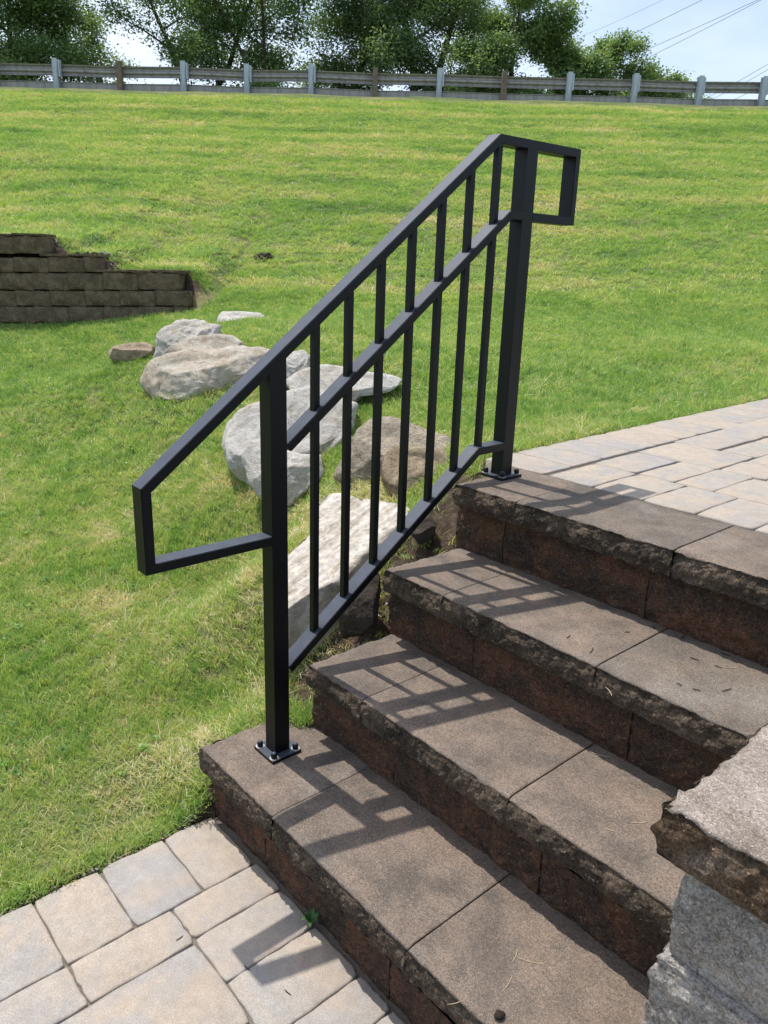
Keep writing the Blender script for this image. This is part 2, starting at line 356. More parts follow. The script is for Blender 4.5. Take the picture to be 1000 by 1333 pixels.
a_ = me.attributes.new('dirt', 'FLOAT', 'POINT'); a_.data.foreach_set('value', dirt.astype(np.float32))
def m_ground():
    n = NT('lawn_ground'); co = n.coord(False); d = n.attr('dirt')
    g = n.ramp(n.noise(co, 1.1, 6, .65, .4), [(.3, (.07, .12, .04)), (.5, (.12, .15, .055)), (.68, (.24, .21, .11))])
    g = n.mix(.6, g, n.ramp(n.noise(co, 26, 5, .75), [(.3, (.2, .2, .2)), (.7, (.75, .75, .7))]), 'OVERLAY')
    s = n.ramp(n.noise(co, 22, 6, .75), [(.3, (.03, .022, .016)), (.5, (.07, .05, .036)), (.7, (.14, .11, .085))])
    k = n.noise(co, 30, 4, .7); ad = n.add('ShaderNodeMath', operation='ADD'); n.l(d, ad.inputs[0]); n.l(k, ad.inputs[1])
    c = n.mix(n.bw(ad.outputs[0], .82, 1.05), g, s)
    return n.fin(c, .95, n.bump(n.noise(co, 60, 6, .75), .02, .7), .1)
lawn = obj('lawn', me, None, m_ground(), None, True); tag(lawn, kind='structure')

# ------------------------------------------------------------------ paving
def paver_mesh(x0, x1, y0, y1, z, seed, th=.055, bev=.0042, n=7, tilt=.0016):
    """one tumbled paver: wavy outline, rounded shoulder, flat top"""
    rs = np.random.default_rng(seed); P = []
    for (ax, ay), (bx, by) in (((x0, y0), (x1, y0)), ((x1, y0), (x1, y1)), ((x1, y1), (x0, y1)), ((x0, y1), (x0, y0))):
        for i in range(n):
            w = i/n; P.append((ax+(bx-ax)*w, ay+(by-ay)*w))
    P = np.array(P); cx, cy = (x0+x1)/2, (y0+y1)/2
    nd = P-np.array([cx, cy]); nd /= np.linalg.norm(nd, axis=1)[:, None]
    P = P+nd*rs.normal(0, .0014, len(P))[:, None]
    for k in range(4): P[k*n] -= nd[k*n]*rs.uniform(.003, .008)
    m = len(P); tx, ty = rs.normal(0, tilt, 2)/.1*.03; V = []
    sx, sy = (x1-x0)/2, (y1-y0)/2
    def ring(inset, dz):
        Q = np.array([cx, cy])+(P-np.array([cx, cy]))*np.array([1-inset/sx, 1-inset/sy])
        zq = z+dz+tx*(Q[:, 0]-cx)+ty*(Q[:, 1]-cy)+(rs.normal(0, .0007, m) if dz > -.02 else 0)
        V.extend(np.column_stack([Q, zq]).tolist())
    ring(0, -th); ring(0, -bev); ring(bev*.35, -bev*.3); ring(bev*1.3, 0.0)
    F = []
    for r in range(3):
        for i in range(m): j = (i+1) % m; F.append((r*m+i, r*m+j, (r+1)*m+j, (r+1)*m+i))
    F.append(tuple(range(3*m, 4*m)))
    return np.array(V), F
def box(bm, x0, x1, y0, y1, z0, z1):
    vs = [bm.verts.new(p) for p in ((x0, y0, z0), (x1, y0, z0), (x1, y1, z0), (x0, y1, z0), (x0, y0, z1), (x1, y0, z1), (x1, y1, z1), (x0, y1, z1))]
    for f in ((0, 3, 2, 1), (4, 5, 6, 7), (0, 1, 5, 4), (1, 2, 6, 5), (2, 3, 7, 6), (3, 0, 4, 7)): bm.faces.new([vs[i] for i in f])
    return vs
bm = bmesh.new(); box(bm, .075, 6.0, -5.0, .2, ZL-.07, ZL-.009)
low_patio = tag(bm_obj('lower_patio', bm, M_SAND), kind='structure')
J = .0034
rects = [(.068, .317, -.137, .02), (.068, .318, -.328, -.140), (.068, .318, -.503, -.331), (.068, .318, -.70, -.506), (.068, .318, -.88, -.703), (.068, .318, -1.06, -.883),
         (.321, .442, -.233, .027), (.321, .452, -.50, -.236), (.321, .452, -.77, -.503), (.321, .452, -1.03, -.773),
         (.445, .600, -.233, .027), (.603, .786, -.233, .027), (.789, .903, -.233, .027), (.906, 1.09, -.233, .027), (1.093, 1.245, -.233, .027), (1.248, 1.43, -.233, .027),
         (.455, .725, -.60, -.236), (.728, .91, -.50, -.236), (.913, 1.18, -.50, -.236), (1.183, 1.44, -.42, -.236),
         (.455, .725, -.87, -.603), (.728, .91, -.77, -.503), (.913, 1.18, -.68, -.503), (1.183, 1.44, -.68, -.423)]
k = 0
x = 1.45
while x < 3.2:
    w = (.18, .27, .15)[k % 3]; y = -.05
    while y > -2.4:
        h = (.26, .18, .36, .26)[(k*3+int(-y*10)) % 4]; rects.append((x, x+w-J, y-h+J, y)); y -= h
    x += w; k += 1
for x0, w in ((.068, .25), (.321, .13), (.455, .27), (.728, .18), (.913, .267), (1.183, .257)):
    y = {(.068): -1.063, .321: -1.033, .455: -.873, .728: -.773, .913: -.683, 1.183: -.683}[x0]; k += 1
    while y > -2.4:
        h = (.18, .26, .36)[k % 3]; rects.append((x0, x0+w-J, y-h+J, y)); y -= h; k += 1
for i, (a, b, c, d) in enumerate(rects):
    V, F = paver_mesh(a, b, c, d, ZL, 100+i); obj('paver', V, F, M_PAVER, low_patio, True)
bm = bmesh.new(); box(bm, .02, 4.8, 1.262, 6.6, ZP-.085, ZP-.008)
bmesh.ops.bevel(bm, geom=[e for e in bm.edges], offset=.002, segments=1)
for v in bm.verts:
    if v.co.x < 1: v.co.x += edge_up(v.co.y)+.0
up_patio = tag(bm_obj('upper_patio', bm, M_SAND), kind='structure')
up = []
ysd = [1.256, 1.445, 1.655, 1.862, 2.075, 2.285, 2.46, 2.68, 2.905, 3.13]
while ysd[-1] < 6.3: ysd.append(ysd[-1]+.215)
for a, b in zip(ysd[:-1], ysd[1:]): up.append((0.0, .272, a+J/2, b-J/2, True))
fld = [(.295, .468, 1.262, 1.555), (.471, .654, 1.262, 1.55), (.657, .832, 1.262, 1.55), (.835, 1.008, 1.262, 1.55), (1.011, 1.19, 1.262, 1.55),
       (.285, .458, 1.559, 1.866), (.461, .60, 1.554, 1.872), (.603, .742, 1.554, 1.872), (.745, 1.02, 1.554, 1.85), (1.023, 1.29, 1.554, 1.74),
       (.275, .603, 1.875, 2.195), (.606, .78, 1.875, 2.10), (.783, 1.05, 1.853, 2.12), (.606, .78, 2.103, 2.33),
       (.262, .45, 2.199, 2.68), (.453, .603, 2.199, 2.50), (.453, .603, 2.503, 2.68), (.606, .78, 2.333, 2.68)]
up += [(a, b, c, d, False) for a, b, c, d in fld]
k = 0
for xa, xb, y0 in ((.24, .45, 2.684), (.453, .603, 2.684), (.606, .78, 2.684), (.783, 1.05, 2.124), (1.053, 1.23, 1.744), (1.233, 1.42, 1.744), (1.193, 1.42, 1.262), (1.423, 1.70, 1.262), (1.703, 1.85, 1.262), (1.853, 2.12, 1.262), (2.123, 2.30, 1.262), (2.303, 2.6, 1.262)):
    y = y0; k += 2
    ymax = 1.55 if (xa == 1.193) else 6.2
    if xa == 1.193: up.append((xa, xb, y, ymax, False)); continue
    while y < ymax:
        hh = (.27, .18, .36, .27)[k % 4]; up.append((xa, xb, y, y+hh-J, False)); y += hh; k += 1
for i, (a, b, c, d, sol) in enumerate(up):
    V, F = paver_mesh(a, b, c, d, ZP+.001, 900+i, n=5, bev=.004, tilt=.0004)
    sk = edge_up(V[:, 1]); w = np.clip(1-(V[:, 0]-.3)/.5, 0, 1); V[:, 0] += np.where(V[:, 0] < .3, sk, sk*w)*(1 if sol else .0 if a > .4 else .55)
    obj('paver', V, F, M_PAVER, up_patio, True)

# ------------------------------------------------------------------ rough stone blocks
def rough_block(x0, x1, y0, y1, z0, z1, rough, seed, res=.012, amp=.012, chip=.006, topamp=.0008, mats=None, jog=0.0, coarse=.035, lean=0.0):
    """box whose faces named in `rough` (F front -y, L left -x, R right +x, B back) are split stone"""
    lx, ly, lz = x1-x0, y1-y0, z1-z0
    def grade(L, lo, hi):
        a = [0.0]; v = 0
        st = .005 if lo else coarse
        seq = []
        while v < L/2: seq.append(st); v += st; st = min(st*1.45, coarse)
        left = np.cumsum([0]+seq); left = left/left[-1]*L/2
        st = .005 if hi else coarse; v = 0; seq = []
        while v < L/2: seq.append(st); v += st; st = min(st*1.45, coarse)
        rt = np.cumsum([0]+seq); rt = L-rt/rt[-1]*L/2
        return np.unique(np.round(np.concatenate([left, rt]), 6))
    gx = np.linspace(0, lx, max(3, int(lx/res)+1)) if ('F' in rough or 'B' in rough) else grade(lx, 'L' in rough, 'R' in rough)
    gy = np.linspace(0, ly, max(3, int(ly/res)+1)) if ('L' in rough or 'R' in rough) else grade(ly, 'F' in rough, 'B' in rough)
    gz = np.linspace(0, lz, max(3, int(lz/res)+1))
    nx, ny, nz_ = len(gx), len(gy), len(gz); idx = {}; V = []; F = []; MI = []
    def vid(i, j, k):
        q = (i, j, k)
        if q not in idx: idx[q] = len(V); V.append((gx[i], gy[j], gz[k]))
        return idx[q]
    def face(fn, a, b, mi):
        for i in range(a-1):
            for j in range(b-1):
                F.append((vid(*fn(i, j)), vid(*fn(i+1, j)), vid(*fn(i+1, j+1)), vid(*fn(i, j+1)))); MI.append(mi)
    face(lambda i, j: (i, j, nz_-1), nx, ny, 0)
    face(lambda i, j: (j, i, 0), ny, nx, 1)
    face(lambda i, j: (i, 0, j), nx, nz_, 1)
    face(lambda i, j: (j, ny-1, i), nz_, nx, 1)
    face(lambda i, j: (0, j, i), nz_, ny, 1)
    face(lambda i, j: (nx-1, i, j), ny, nz_, 1)
    V = np.array(V); off = seed*3.17
    O = V.copy()
    for n, (a, b, c) in enumerate(O):
        top = c > lz-1e-6; bot = c < 1e-6
        P = Vector((a*9+off, b*9, c*9)); dx = dy = dz = 0.0
        f1 = noise.fractal(P, .9, 2.2, 5); f2 = noise.noise(P*4.3)*.5+noise.noise(P*9.1)*.35
        r = max(-.55, min(.55, f1*.5+f2*1.0))*amp
        ek = (1.0 if top else .5 if bot else 1.0)
        prof = amp*.8*(1-(2*c/lz-1)**2)          # split face bulges a little in the middle of its height
        if 'F' in rough and b < 1e-6:
            dy -= (r*ek+prof*.6-amp*.3); dy += chip*.5*max(0, noise.noise(P*2.7))*(2 if top else 1)
            dy += lean*(c/lz)**2
            if jog: dy += jog*(a/lx)
        if 'B' in rough and b > ly-1e-6: dy += r*ek+prof*.6-amp*.3
        if 'L' in rough and a < 1e-6: dx -= (r*ek+prof*.6-amp*.3)
        if 'R' in rough and a > lx-1e-6: dx += r*ek+prof*.6-amp*.3
        onedge = ('F' in rough and b < 1e-6) or ('L' in rough and a < 1e-6) or ('R' in rough and a > lx-1e-6) or ('B' in rough and b > ly-1e-6)
        if top:
            dz += topamp*noise.noise(Vector((a*14+off, b*14, 0)))
            ed = min([9.0]+([b] if 'F' in rough else [])+([a] if 'L' in rough else [])+([lx-a] if 'R' in rough else [])+([ly-b] if 'B' in rough else []))
            if ed < .022: dz -= chip*(.22+1.1*abs(noise.noise(P*2.1))+.8*abs(noise.noise(P*5.7)))*(1-ed/.022)**1.6
        elif 'L' not in rough and 'R' not in rough and (a < 1e-6 or a > lx-1e-6):
            pass
        # tumbled corner
        V[n] = (a+dx, b+dy, c+dz)
    V += np.array([x0, y0, z0])
    return V, F, MI
def stone(name, parent, x0, x1, y0, y1, z0, z1, rough, seed, mats, **k):
    V, F, MI = rough_block(x0, x1, y0, y1, z0, z1, rough, seed, **k)
    o = obj(name, V, F, mats, parent, True, MI)
    o.data.polygons.foreach_set('use_smooth', np.asarray(MI) == 0); return o

stairs = empty('stone_steps', (.8, .0, ZL), 'flight of brown split-face stone steps rising from the lower paving to the upper paving', 'steps')
CT = .076
xl = [.035, .168, .165, .165]
sd_ = 1
gap = .0012
for s in range(4):
    z1 = s*H; y0 = s*D
    depth = .345 if s == 3 else D+RO+.05
    xe = XR if s < 2 else 2.02
    cuts = [xl[s], .431, .960, 1.487] + ([2.02] if s >= 2 else [])
    for j, (a, b) in enumerate(zip(cuts[:-1], cuts[1:])):
        mt = [M_CAPG if (s == 3 and j == 1) or (s == 2 and j == 2) else M_CAP, M_SPLIT]
        big = j < 3
        y1_ = y0+depth-(.0 if s < 3 else 0)
        if s < 3: y1_ = (s+1)*D+RO+.05
        stone('step_slab', stairs, a+gap, b-gap, y0+.003, y1_, z1-CT, z1+[0, .0007, -.0006, .0004][j], 'F'+('L' if j == 0 else ''), sd_, mt,
              res=.0065 if big else .02, amp=.014, chip=.012, lean=.008, jog=(.016 if (s == 0 and j == 2) else 0)); sd_ += 1
    rj = [[.045, .35, .878, 1.487], [.158, .539, 1.046, 1.487], [.158, .537, 1.055, 1.56, 2.0], [.158, .371, .887, 1.40, 2.0]][s]
    for j, (a, b) in enumerate(zip(rj[:-1], rj[1:])):
        zb = (s-1)*H-.004 if s else ZL-.03
        stone('riser_block', stairs, a+.0018, b-.0018, y0+RO+.016, y0+RO+.27, zb, z1-CT-.001, 'F', sd_, [M_RISER, M_RISER], res=.008, amp=.013, chip=.003); sd_ += 1

cheek = empty('stone_cheek_wall', (1.7, .6, ZL), 'weathered grey stone wall with a rough rock-face cap beside the steps', 'wall')
stone('cap_stone', cheek, 1.463, 2.02, -.024, .44, .618, .703, 'FLR', 301, [M_WTOP, M_WSPLIT], res=.0055, amp=.012, chip=.020, topamp=.006, lean=.012, coarse=.008)
stone('cap_stone', cheek, 1.463, 2.02, .443, .92, .618, .702, 'LR', 302, [M_WTOP, M_WSPLIT], res=.016, amp=.014, chip=.01, topamp=.003)
zc = .616; cidx = 0
while zc > ZL:
    zb = max(zc-.156, ZL-.06); o = .0125*cidx
    cuts = [1.50-o, 1.74, 2.0+o] if cidx % 2 else [1.50-o, 2.0+o]
    for j, (a, b) in enumerate(zip(cuts[:-1], cuts[1:])):
        first = cidx < 3
        stone('wall_block', cheek, a+.001, b-.001, -.008-o, .30, zb+.001, zc, 'F'+('L' if j == 0 else ''), 320+cidx*3+j, [M_WBLOCK, M_WBLOCK], res=.006 if first else .03, amp=.009, chip=.010)
        stone('wall_block', cheek, a+.001, b-.001, .303, .91, zb+.001, zc, 'L' if j == 0 else '', 360+cidx*3+j, [M_WBLOCK, M_WBLOCK], res=.03, amp=.008, chip=.004)
    zc = zb; cidx += 1

# ------------------------------------------------------------------ railing
XPOST, YP1, YP4 = .1975, .181, 1.1123
rail = empty('stair_railing', (XPOST, .65, 0), 'black square-tube metal stair railing with looped ends bolted to the steps', 'railing')
def ribbon(pts, th, x0, x1, side=1):
    """mitred rectangular tube that follows a polyline in the y-z plane"""
    P = np.array(pts, float); n = len(P); off = []
    def nrm(a, b): d = (b-a)/np.linalg.norm(b-a); return np.array([d[1], -d[0]])*side
    for i in range(n):
        if i == 0: q = P[0]+nrm(P[0], P[1])*th
        elif i == n-1: q = P[-1]+nrm(P[-2], P[-1])*th
        else:
            a, b = nrm(P[i-1], P[i]), nrm(P[i], P[i+1]); m = (a+b)/np.linalg.norm(a+b); q = P[i]+m*th/np.dot(m, a)
        off.append(q)
    bm = bmesh.new(); ring = []
    for p, q in zip(P, off):
        ring.append([bm.verts.new((x0, *p)), bm.verts.new((x1, *p)), bm.verts.new((x1, *q)), bm.verts.new((x0, *q))])
    for a, b in zip(ring[:-1], ring[1:]):
        for k in range(4): bm.faces.new((a[k], a[(k+1) % 4], b[(k+1) % 4], b[k]))
    bm.faces.new(ring[0]); bm.faces.new(ring[-1][::-1])
    bmesh.ops.recalc_face_normals(bm, faces=bm.faces)
    es = [e for e in bm.edges if abs(e.verts[0].co.x-e.verts[1].co.x) < 1e-5 and e.calc_face_angle(0) > .5]
    bmesh.ops.bevel(bm, geom=es, offset=.0016, segments=2, affect='EDGES', clamp_overlap=True)
    return bm
W2 = .0254
TH = .0254
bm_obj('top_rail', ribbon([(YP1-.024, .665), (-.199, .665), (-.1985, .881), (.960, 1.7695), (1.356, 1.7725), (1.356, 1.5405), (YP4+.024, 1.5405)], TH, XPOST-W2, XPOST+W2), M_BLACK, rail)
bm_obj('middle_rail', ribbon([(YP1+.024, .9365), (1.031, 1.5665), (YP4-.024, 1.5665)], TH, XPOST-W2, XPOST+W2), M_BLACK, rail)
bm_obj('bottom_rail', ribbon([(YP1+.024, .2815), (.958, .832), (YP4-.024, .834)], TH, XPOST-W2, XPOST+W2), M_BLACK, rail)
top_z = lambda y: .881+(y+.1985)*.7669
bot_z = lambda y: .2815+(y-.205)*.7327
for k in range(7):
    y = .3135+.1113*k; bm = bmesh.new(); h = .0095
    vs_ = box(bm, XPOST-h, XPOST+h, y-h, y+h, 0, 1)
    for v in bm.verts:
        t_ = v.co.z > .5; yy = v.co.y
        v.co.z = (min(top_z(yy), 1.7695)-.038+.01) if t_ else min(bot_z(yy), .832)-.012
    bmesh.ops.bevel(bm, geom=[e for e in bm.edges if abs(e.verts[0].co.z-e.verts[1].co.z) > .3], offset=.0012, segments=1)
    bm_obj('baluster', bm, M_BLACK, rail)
def lathe(prof, cx, cy, n=16):
    V = []; F = []; m = len(prof)
    for i in range(n):
        a = 2*math.pi*i/n
        for r, z in prof: V.append((cx+r*math.cos(a), cy+r*math.sin(a), z))
    for i in range(n):
        for k in range(m-1): j = (i+1) % n; F.append((i*m+k, j*m+k, j*m+k+1, i*m+k+1))
    F.append(tuple(i*m for i in range(n))[::-1]); F.append(tuple(i*m+m-1 for i in range(n)))
    return np.array(V), F
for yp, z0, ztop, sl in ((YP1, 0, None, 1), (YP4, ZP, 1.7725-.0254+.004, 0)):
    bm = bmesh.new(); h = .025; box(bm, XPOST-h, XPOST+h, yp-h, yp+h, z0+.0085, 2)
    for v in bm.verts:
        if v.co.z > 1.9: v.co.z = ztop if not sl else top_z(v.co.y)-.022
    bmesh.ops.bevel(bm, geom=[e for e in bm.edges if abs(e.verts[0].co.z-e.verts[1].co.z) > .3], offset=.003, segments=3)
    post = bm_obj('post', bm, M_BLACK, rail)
    bm = bmesh.new(); q = .0508; box(bm, XPOST-q, XPOST+q, yp-q, yp+q, z0+.0006, z0+.0095)
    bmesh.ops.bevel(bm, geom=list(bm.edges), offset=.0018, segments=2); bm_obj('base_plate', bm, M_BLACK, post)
    for sx in (-1, 1):
        for sy in (-1, 1):
            c = (XPOST+sx*.0375, yp+sy*.0375)
            V, F = lathe([(.0135, z0+.0092), (.0135, z0+.0115), (.006, z0+.0118)], *c); obj('washer', V, F, M_ZINC, post)
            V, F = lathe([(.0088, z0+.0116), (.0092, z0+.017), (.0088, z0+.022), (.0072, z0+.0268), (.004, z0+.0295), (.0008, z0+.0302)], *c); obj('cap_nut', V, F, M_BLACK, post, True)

# ------------------------------------------------------------------ boulders
def crop(x0, y0, s, pts): return [(x0+a*s, y0+b*s) for a, b in pts]
def resample(P, n):
    P = np.array(P, float); Q = np.vstack([P, P[:1]]); L_ = np.r_[0, np.cumsum(np.linalg.norm(np.diff(Q, axis=0), axis=1))]
    # corner-cut smoothing keeps the outline but rounds it
    t = np.linspace(0, L_[-1], n, endpoint=False); R = np.column_stack([np.interp(t, L_, Q[:, i]) for i in range(P.shape[1])])
    for _ in range(2): R = R*.6+np.roll(R, 1, 0)*.2+np.roll(R, -1, 0)*.2
    return R
def boulder(name, px, t, depth, mat, label, seed, facets=9, rough=.03, sink=0.0, lean=0.0, top=.5, tilt=.55):
    n, m = 110, 30; R = resample(px, n); c2 = (R.max(0)+R.min(0))/2
    Cc = at(c2, t); fr = fwd*.55+np.array([FH[0], FH[1], 0])*.45; fr /= np.linalg.norm(fr)
    R[:, 1] += np.where(R[:, 1] > c2[1], (R[:, 1]-c2[1])*.16, 0)
    out = np.array([on_plane(p, Cc, fwd) for p in R])-Cc
    rs = np.random.default_rng(seed); V = []
    size = np.linalg.norm(out, axis=1).mean()
    for i in range(2*m+1):
        ph = (i/(2*m)-.5)*math.pi; s = abs(math.cos(ph))**.62; e = math.copysign(abs(math.sin(ph))**.85, math.sin(ph))
        for o in out:
            V.append(Cc+o*s+fr*depth*e+np.array([0, 0, lean*e*depth]))
    V = np.array(V); ctr = Cc; WT = np.repeat(np.clip(np.abs(np.sin((np.arange(2*m+1)/(2*m)-.5)*math.pi))*1.5-.12, 0, 1), n)
    for kk, lim_ in ((0, top), (1, .80)):
        d = (np.array([0, 0, 1.0])-np.array([FH[0], FH[1], 0])*tilt if kk == 0 else np.array([0, 0, .35])-np.array([FH[0], FH[1], 0]))+rs.normal(0, .12, 3); d /= np.linalg.norm(d)
        pr = (V-ctr)@d; over = np.maximum(0, pr-pr.max()*lim_)*np.clip(WT*1.6+.1, 0, 1); V -= np.outer(over*.96, d)
    for _ in range(int(facets*2.2)):
        d = -fr*rs.uniform(.2, 1.2)+rs.normal(0, .7, 3)+np.array([0, 0, .5]); d /= np.linalg.norm(d)
        pr = (V-ctr)@d; lim = pr.max()*rs.uniform(.70, .95)
        over = np.maximum(0, pr-lim)*WT; V -= np.outer(over*.97, d)
    N = (V-ctr); N /= np.linalg.norm(N, axis=1)[:, None]+1e-9
    for k in range(len(V)):
        p = V[k]/size; f = noise.fractal(Vector((p[0]*1.6+seed, p[1]*1.6, p[2]*1.6)), .85, 2.1, 6)+.5*noise.ridged_multi_fractal(Vector((p[0]*2.5+seed, p[1]*2.5, p[2]*2.5)), .9, 2, 4, 1, 2)-.5
        f += .22*noise.noise(Vector((p[0]*11+seed, p[1]*11, p[2]*11)))+.12*noise.noise(Vector((p[0]*24+seed, p[1]*24, p[2]*24)))
        V[k] += N[k]*f*rough*size*1.7
    V[:, 2] -= sink
    F = []
    for i in range(2*m):
        for j in range(n): q = (j+1) % n; F.append((i*n+j, i*n+q, (i+1)*n+q, (i+1)*n+j))
    me = fast_mesh(name, V, np.array(F)); bm = bmesh.new(); bm.from_mesh(me); bmesh.ops.remove_doubles(bm, verts=bm.verts, dist=.0004); bmesh.ops.recalc_face_normals(bm, faces=bm.faces)
    o = bm_obj(name, bm, mat, None, True); return tag(o, label, 'boulder', 'boulders edging the lawn beside the steps')
c1 = lambda p: crop(130, 395, .22, p); c2_ = lambda p: crop(280, 440, .26, p); c3 = lambda p: crop(420, 530, .18, p)
boulder('boulder', c1([(52, 285), (90, 255), (180, 232), (270, 228), (318, 250), (325, 290), (290, 315), (190, 345), (110, 345), (65, 318)]), 6.22, .15, M_ROCKBR, 'small oval brown rock alone on the grass by the pale boulders', 11, 4, .02)
boulder('boulder', c1([(695, 125), (705, 70), (730, 48), (850, 48), (945, 55), (1000, 90), (950, 150), (740, 160)]), 7.2, .2, M_ROCKW, 'low flat grey stone sunk in the grass, nearest the dark block wall', 12, 4, .02)
boulder('boulder', c1([(350, 190), (362, 160), (420, 125), (460, 95), (540, 100), (660, 118), (720, 130), (700, 200), (640, 260), (520, 330), (380, 360), (325, 330), (345, 260)]), 6.15, .28, M_ROCKW, 'knobbly grey white boulder between the brown rock and the flat stone', 13, 8, .05)
boulder('boulder', c1([(380, 300), (440, 248), (560, 200), (680, 182), (790, 190), (848, 232), (840, 300), (700, 360), (450, 370)]), 5.9, .26, M_ROCKB, 'smooth rounded peach-coloured boulder behind the largest beige boulder', 14, 2, .015)
boulder('boulder', c1([(255, 450), (290, 360), (330, 318), (450, 285), (540, 262), (640, 285), (800, 263), (960, 262), (1060, 290), (1110, 400), (1060, 520), (900, 575), (600, 575), (380, 565), (280, 510)]), 5.45, .36, M_ROCKB, 'largest beige boulder with a broad slanting face, left of the front railing post', 15, 8, .03)
boulder('boulder', c2_([(270, 130), (330, 85), (440, 55), (474, 90), (474, 150), (420, 230), (330, 240), (270, 220)]), 5.05, .2, M_ROCKW, 'small pale boulder wedged beside the right end of the largest beige boulder', 16, 5, .03)
boulder('boulder', c2_([(350, 215), (420, 165), (540, 128), (660, 148), (780, 172), (890, 185), (950, 212), (880, 250), (760, 270), (700, 330), (420, 330)]), 4.62, .3, M_ROCKW, 'long low cream stone lying behind the big white boulder', 17, 4, .02)
boulder('boulder', c2_([(45, 520), (58, 440), (120, 370), (220, 320), (380, 255), (480, 232), (640, 298), (712, 325), (695, 450), (645, 545), (590, 650), (520, 720), (380, 700), (220, 720), (140, 670), (70, 600)]), 4.15, .42, M_ROCKW, 'big white boulder with fine cracks behind the front railing post', 18, 7, .035)
boulder('boulder', c2_([(138, 565), (168, 512), (260, 500), (340, 560), (430, 588), (530, 580), (548, 680), (480, 745), (400, 810), (330, 815), (250, 790), (185, 720), (148, 640)]), 3.74, .22, M_ROCKW, 'grey white angular rock leaning on the front of the big white boulder', 19, 7, .03)
boulder('boulder', c3([(75, 480), (110, 400), (200, 250), (260, 150), (340, 90), (490, 62), (600, 100), (700, 140), (820, 188), (960, 225), (980, 400), (900, 600), (700, 650), (480, 650), (220, 610), (120, 530)]), 3.56, .3, M_ROCKT, 'tan boulder with a dark grey band, behind the railing balusters', 20, 6, .03)
boulder('boulder', c3([(430, 400), (460, 320), (540, 276), (640, 285), (740, 290), (860, 300), (925, 370), (905, 450), (800, 560), (680, 590), (570, 650), (480, 610), (430, 520)]), 3.28, .16, M_ROCKBR, 'smooth light brown rock resting against the tan banded boulder', 21, 4, .02)
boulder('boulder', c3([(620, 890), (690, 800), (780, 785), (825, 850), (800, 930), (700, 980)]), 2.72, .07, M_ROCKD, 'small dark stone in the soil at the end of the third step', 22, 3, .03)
def slab_rock(px, zf, thick, mat, label):
    n = 84; R = resample(px, n); P0 = (0, .3, zf[0]); nrm_ = np.array([-zf[2], -zf[1], 1.0])
    T = np.array([on_plane(p, P0, nrm_) for p in R]); c = T.mean(0); V = []; rows = [1.0, .96, .88, .75, .6, .45, .3, .15]
    seq = [(1.03, -thick), (1.05, -thick*.6), (1.04, -thick*.3), (1.02, -thick*.12), (1.0, -.022), (.985, -.004)]+[(s, 0) for s in rows[1:]]+[(.02, 0)]
    for s, dz in seq:
        for q in T:
            p = c+(q-c)*s; V.append((p[0], p[1], p[2]+dz))
    V = np.array(V)
    for k in range(len(V)):
        p = V[k]; f = noise.fractal(Vector((p[0]*5, p[1]*5, p[2]*5)), .8, 2.1, 6)
        row = k//n
        V[k] += ((p-c)/np.linalg.norm(p-c)*f*.05*np.array([1, 1, .6]) if row < 6 else np.array([0, 0, f*.014]))
    F = []
    for i in range(len(seq)-1):
        for j in range(n): q = (j+1) % n; F.append((i*n+j, i*n+q, (i+1)*n+q, (i+1)*n+j))
    F.append(tuple((len(seq)-1)*n+j for j in range(n)))
    o = obj('boulder', V, F, mat, None, True); return tag(o, label, 'boulder', 'boulders edging the lawn beside the steps')
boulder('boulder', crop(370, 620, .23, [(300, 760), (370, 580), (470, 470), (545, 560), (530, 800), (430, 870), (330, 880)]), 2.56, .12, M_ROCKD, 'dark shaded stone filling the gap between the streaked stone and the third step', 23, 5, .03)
SLAB = slab_rock(crop(370, 620, .23, [(-60, 560), (-40, 500), (30, 428), (90, 368), (150, 318), (185, 200), (205, 110), (260, 83), (330, 98), (480, 118), (640, 138), (735, 175), (710, 240), (640, 285), (560, 350), (460, 428), (380, 500), (310, 590), (210, 640), (130, 670), (30, 748), (-50, 800), (-80, 700)]),
                 (.16, .42, -.10), .34, M_ROCKL, 'long flat pale streaked stone sloping alongside the lower steps')

# ------------------------------------------------------------------ dark retaining wall
wx, wy = xy_of(_wu[2]-1, DW)
rwall = empty('retaining_wall', (wx, wy, float(base_z(wx, wy)[0])), 'dark brown stepped concrete block retaining wall cut into the slope', 'wall')
Rw = np.array([[RH[0], FH[0], 0], [RH[1], FH[1], 0], [0, 0, 1.0]])
def wblock(px0, px1, py0, py1, seed, name='wall_block', th=.25, proud=0.0, mat=M_DARKBLOCK):
    u0, za = wall_uz((px0, py1)); u1, zb = wall_uz((px1, py0)); slope = .03
    u0b, zb0 = wall_uz((px0, py0))
    V, F, MI = rough_block(0, u1-u0-.014, -.015-proud, th, 0, zb0-za-.010, 'F' if name == 'wall_block' else '', seed, res=.03, amp=.014, chip=.006, coarse=.12)
    V[:, 0] += u0; V[:, 1] += DW; V[:, 2] += za+.003
    Wd = np.column_stack([CAM[0]+V[:, 0]*RH[0]+V[:, 1]*FH[0], CAM[1]+V[:, 0]*RH[1]+V[:, 1]*FH[1], V[:, 2]])
    return obj(name, Wd, F, [mat, mat], rwall, True, MI)
c4 = lambda x: x*.26
def yrow(y, x): return 280+.26*y+.028*(x-120)
sq = 400
def course(joints, top, bot):
    global sq
    for a, b in zip(joints[:-1], joints[1:]):
        xm = c4((a+b)/2); wblock(c4(a), c4(b), yrow(top, 120), yrow(bot, 120), sq); sq += 1
def caps(joints, top, bot):
    global sq
    for a, b in zip(joints[:-1], joints[1:]): wblock(c4(a), c4(b), yrow(top, 120), yrow(bot, 120), sq, 'coping', .26, -.004); sq += 1
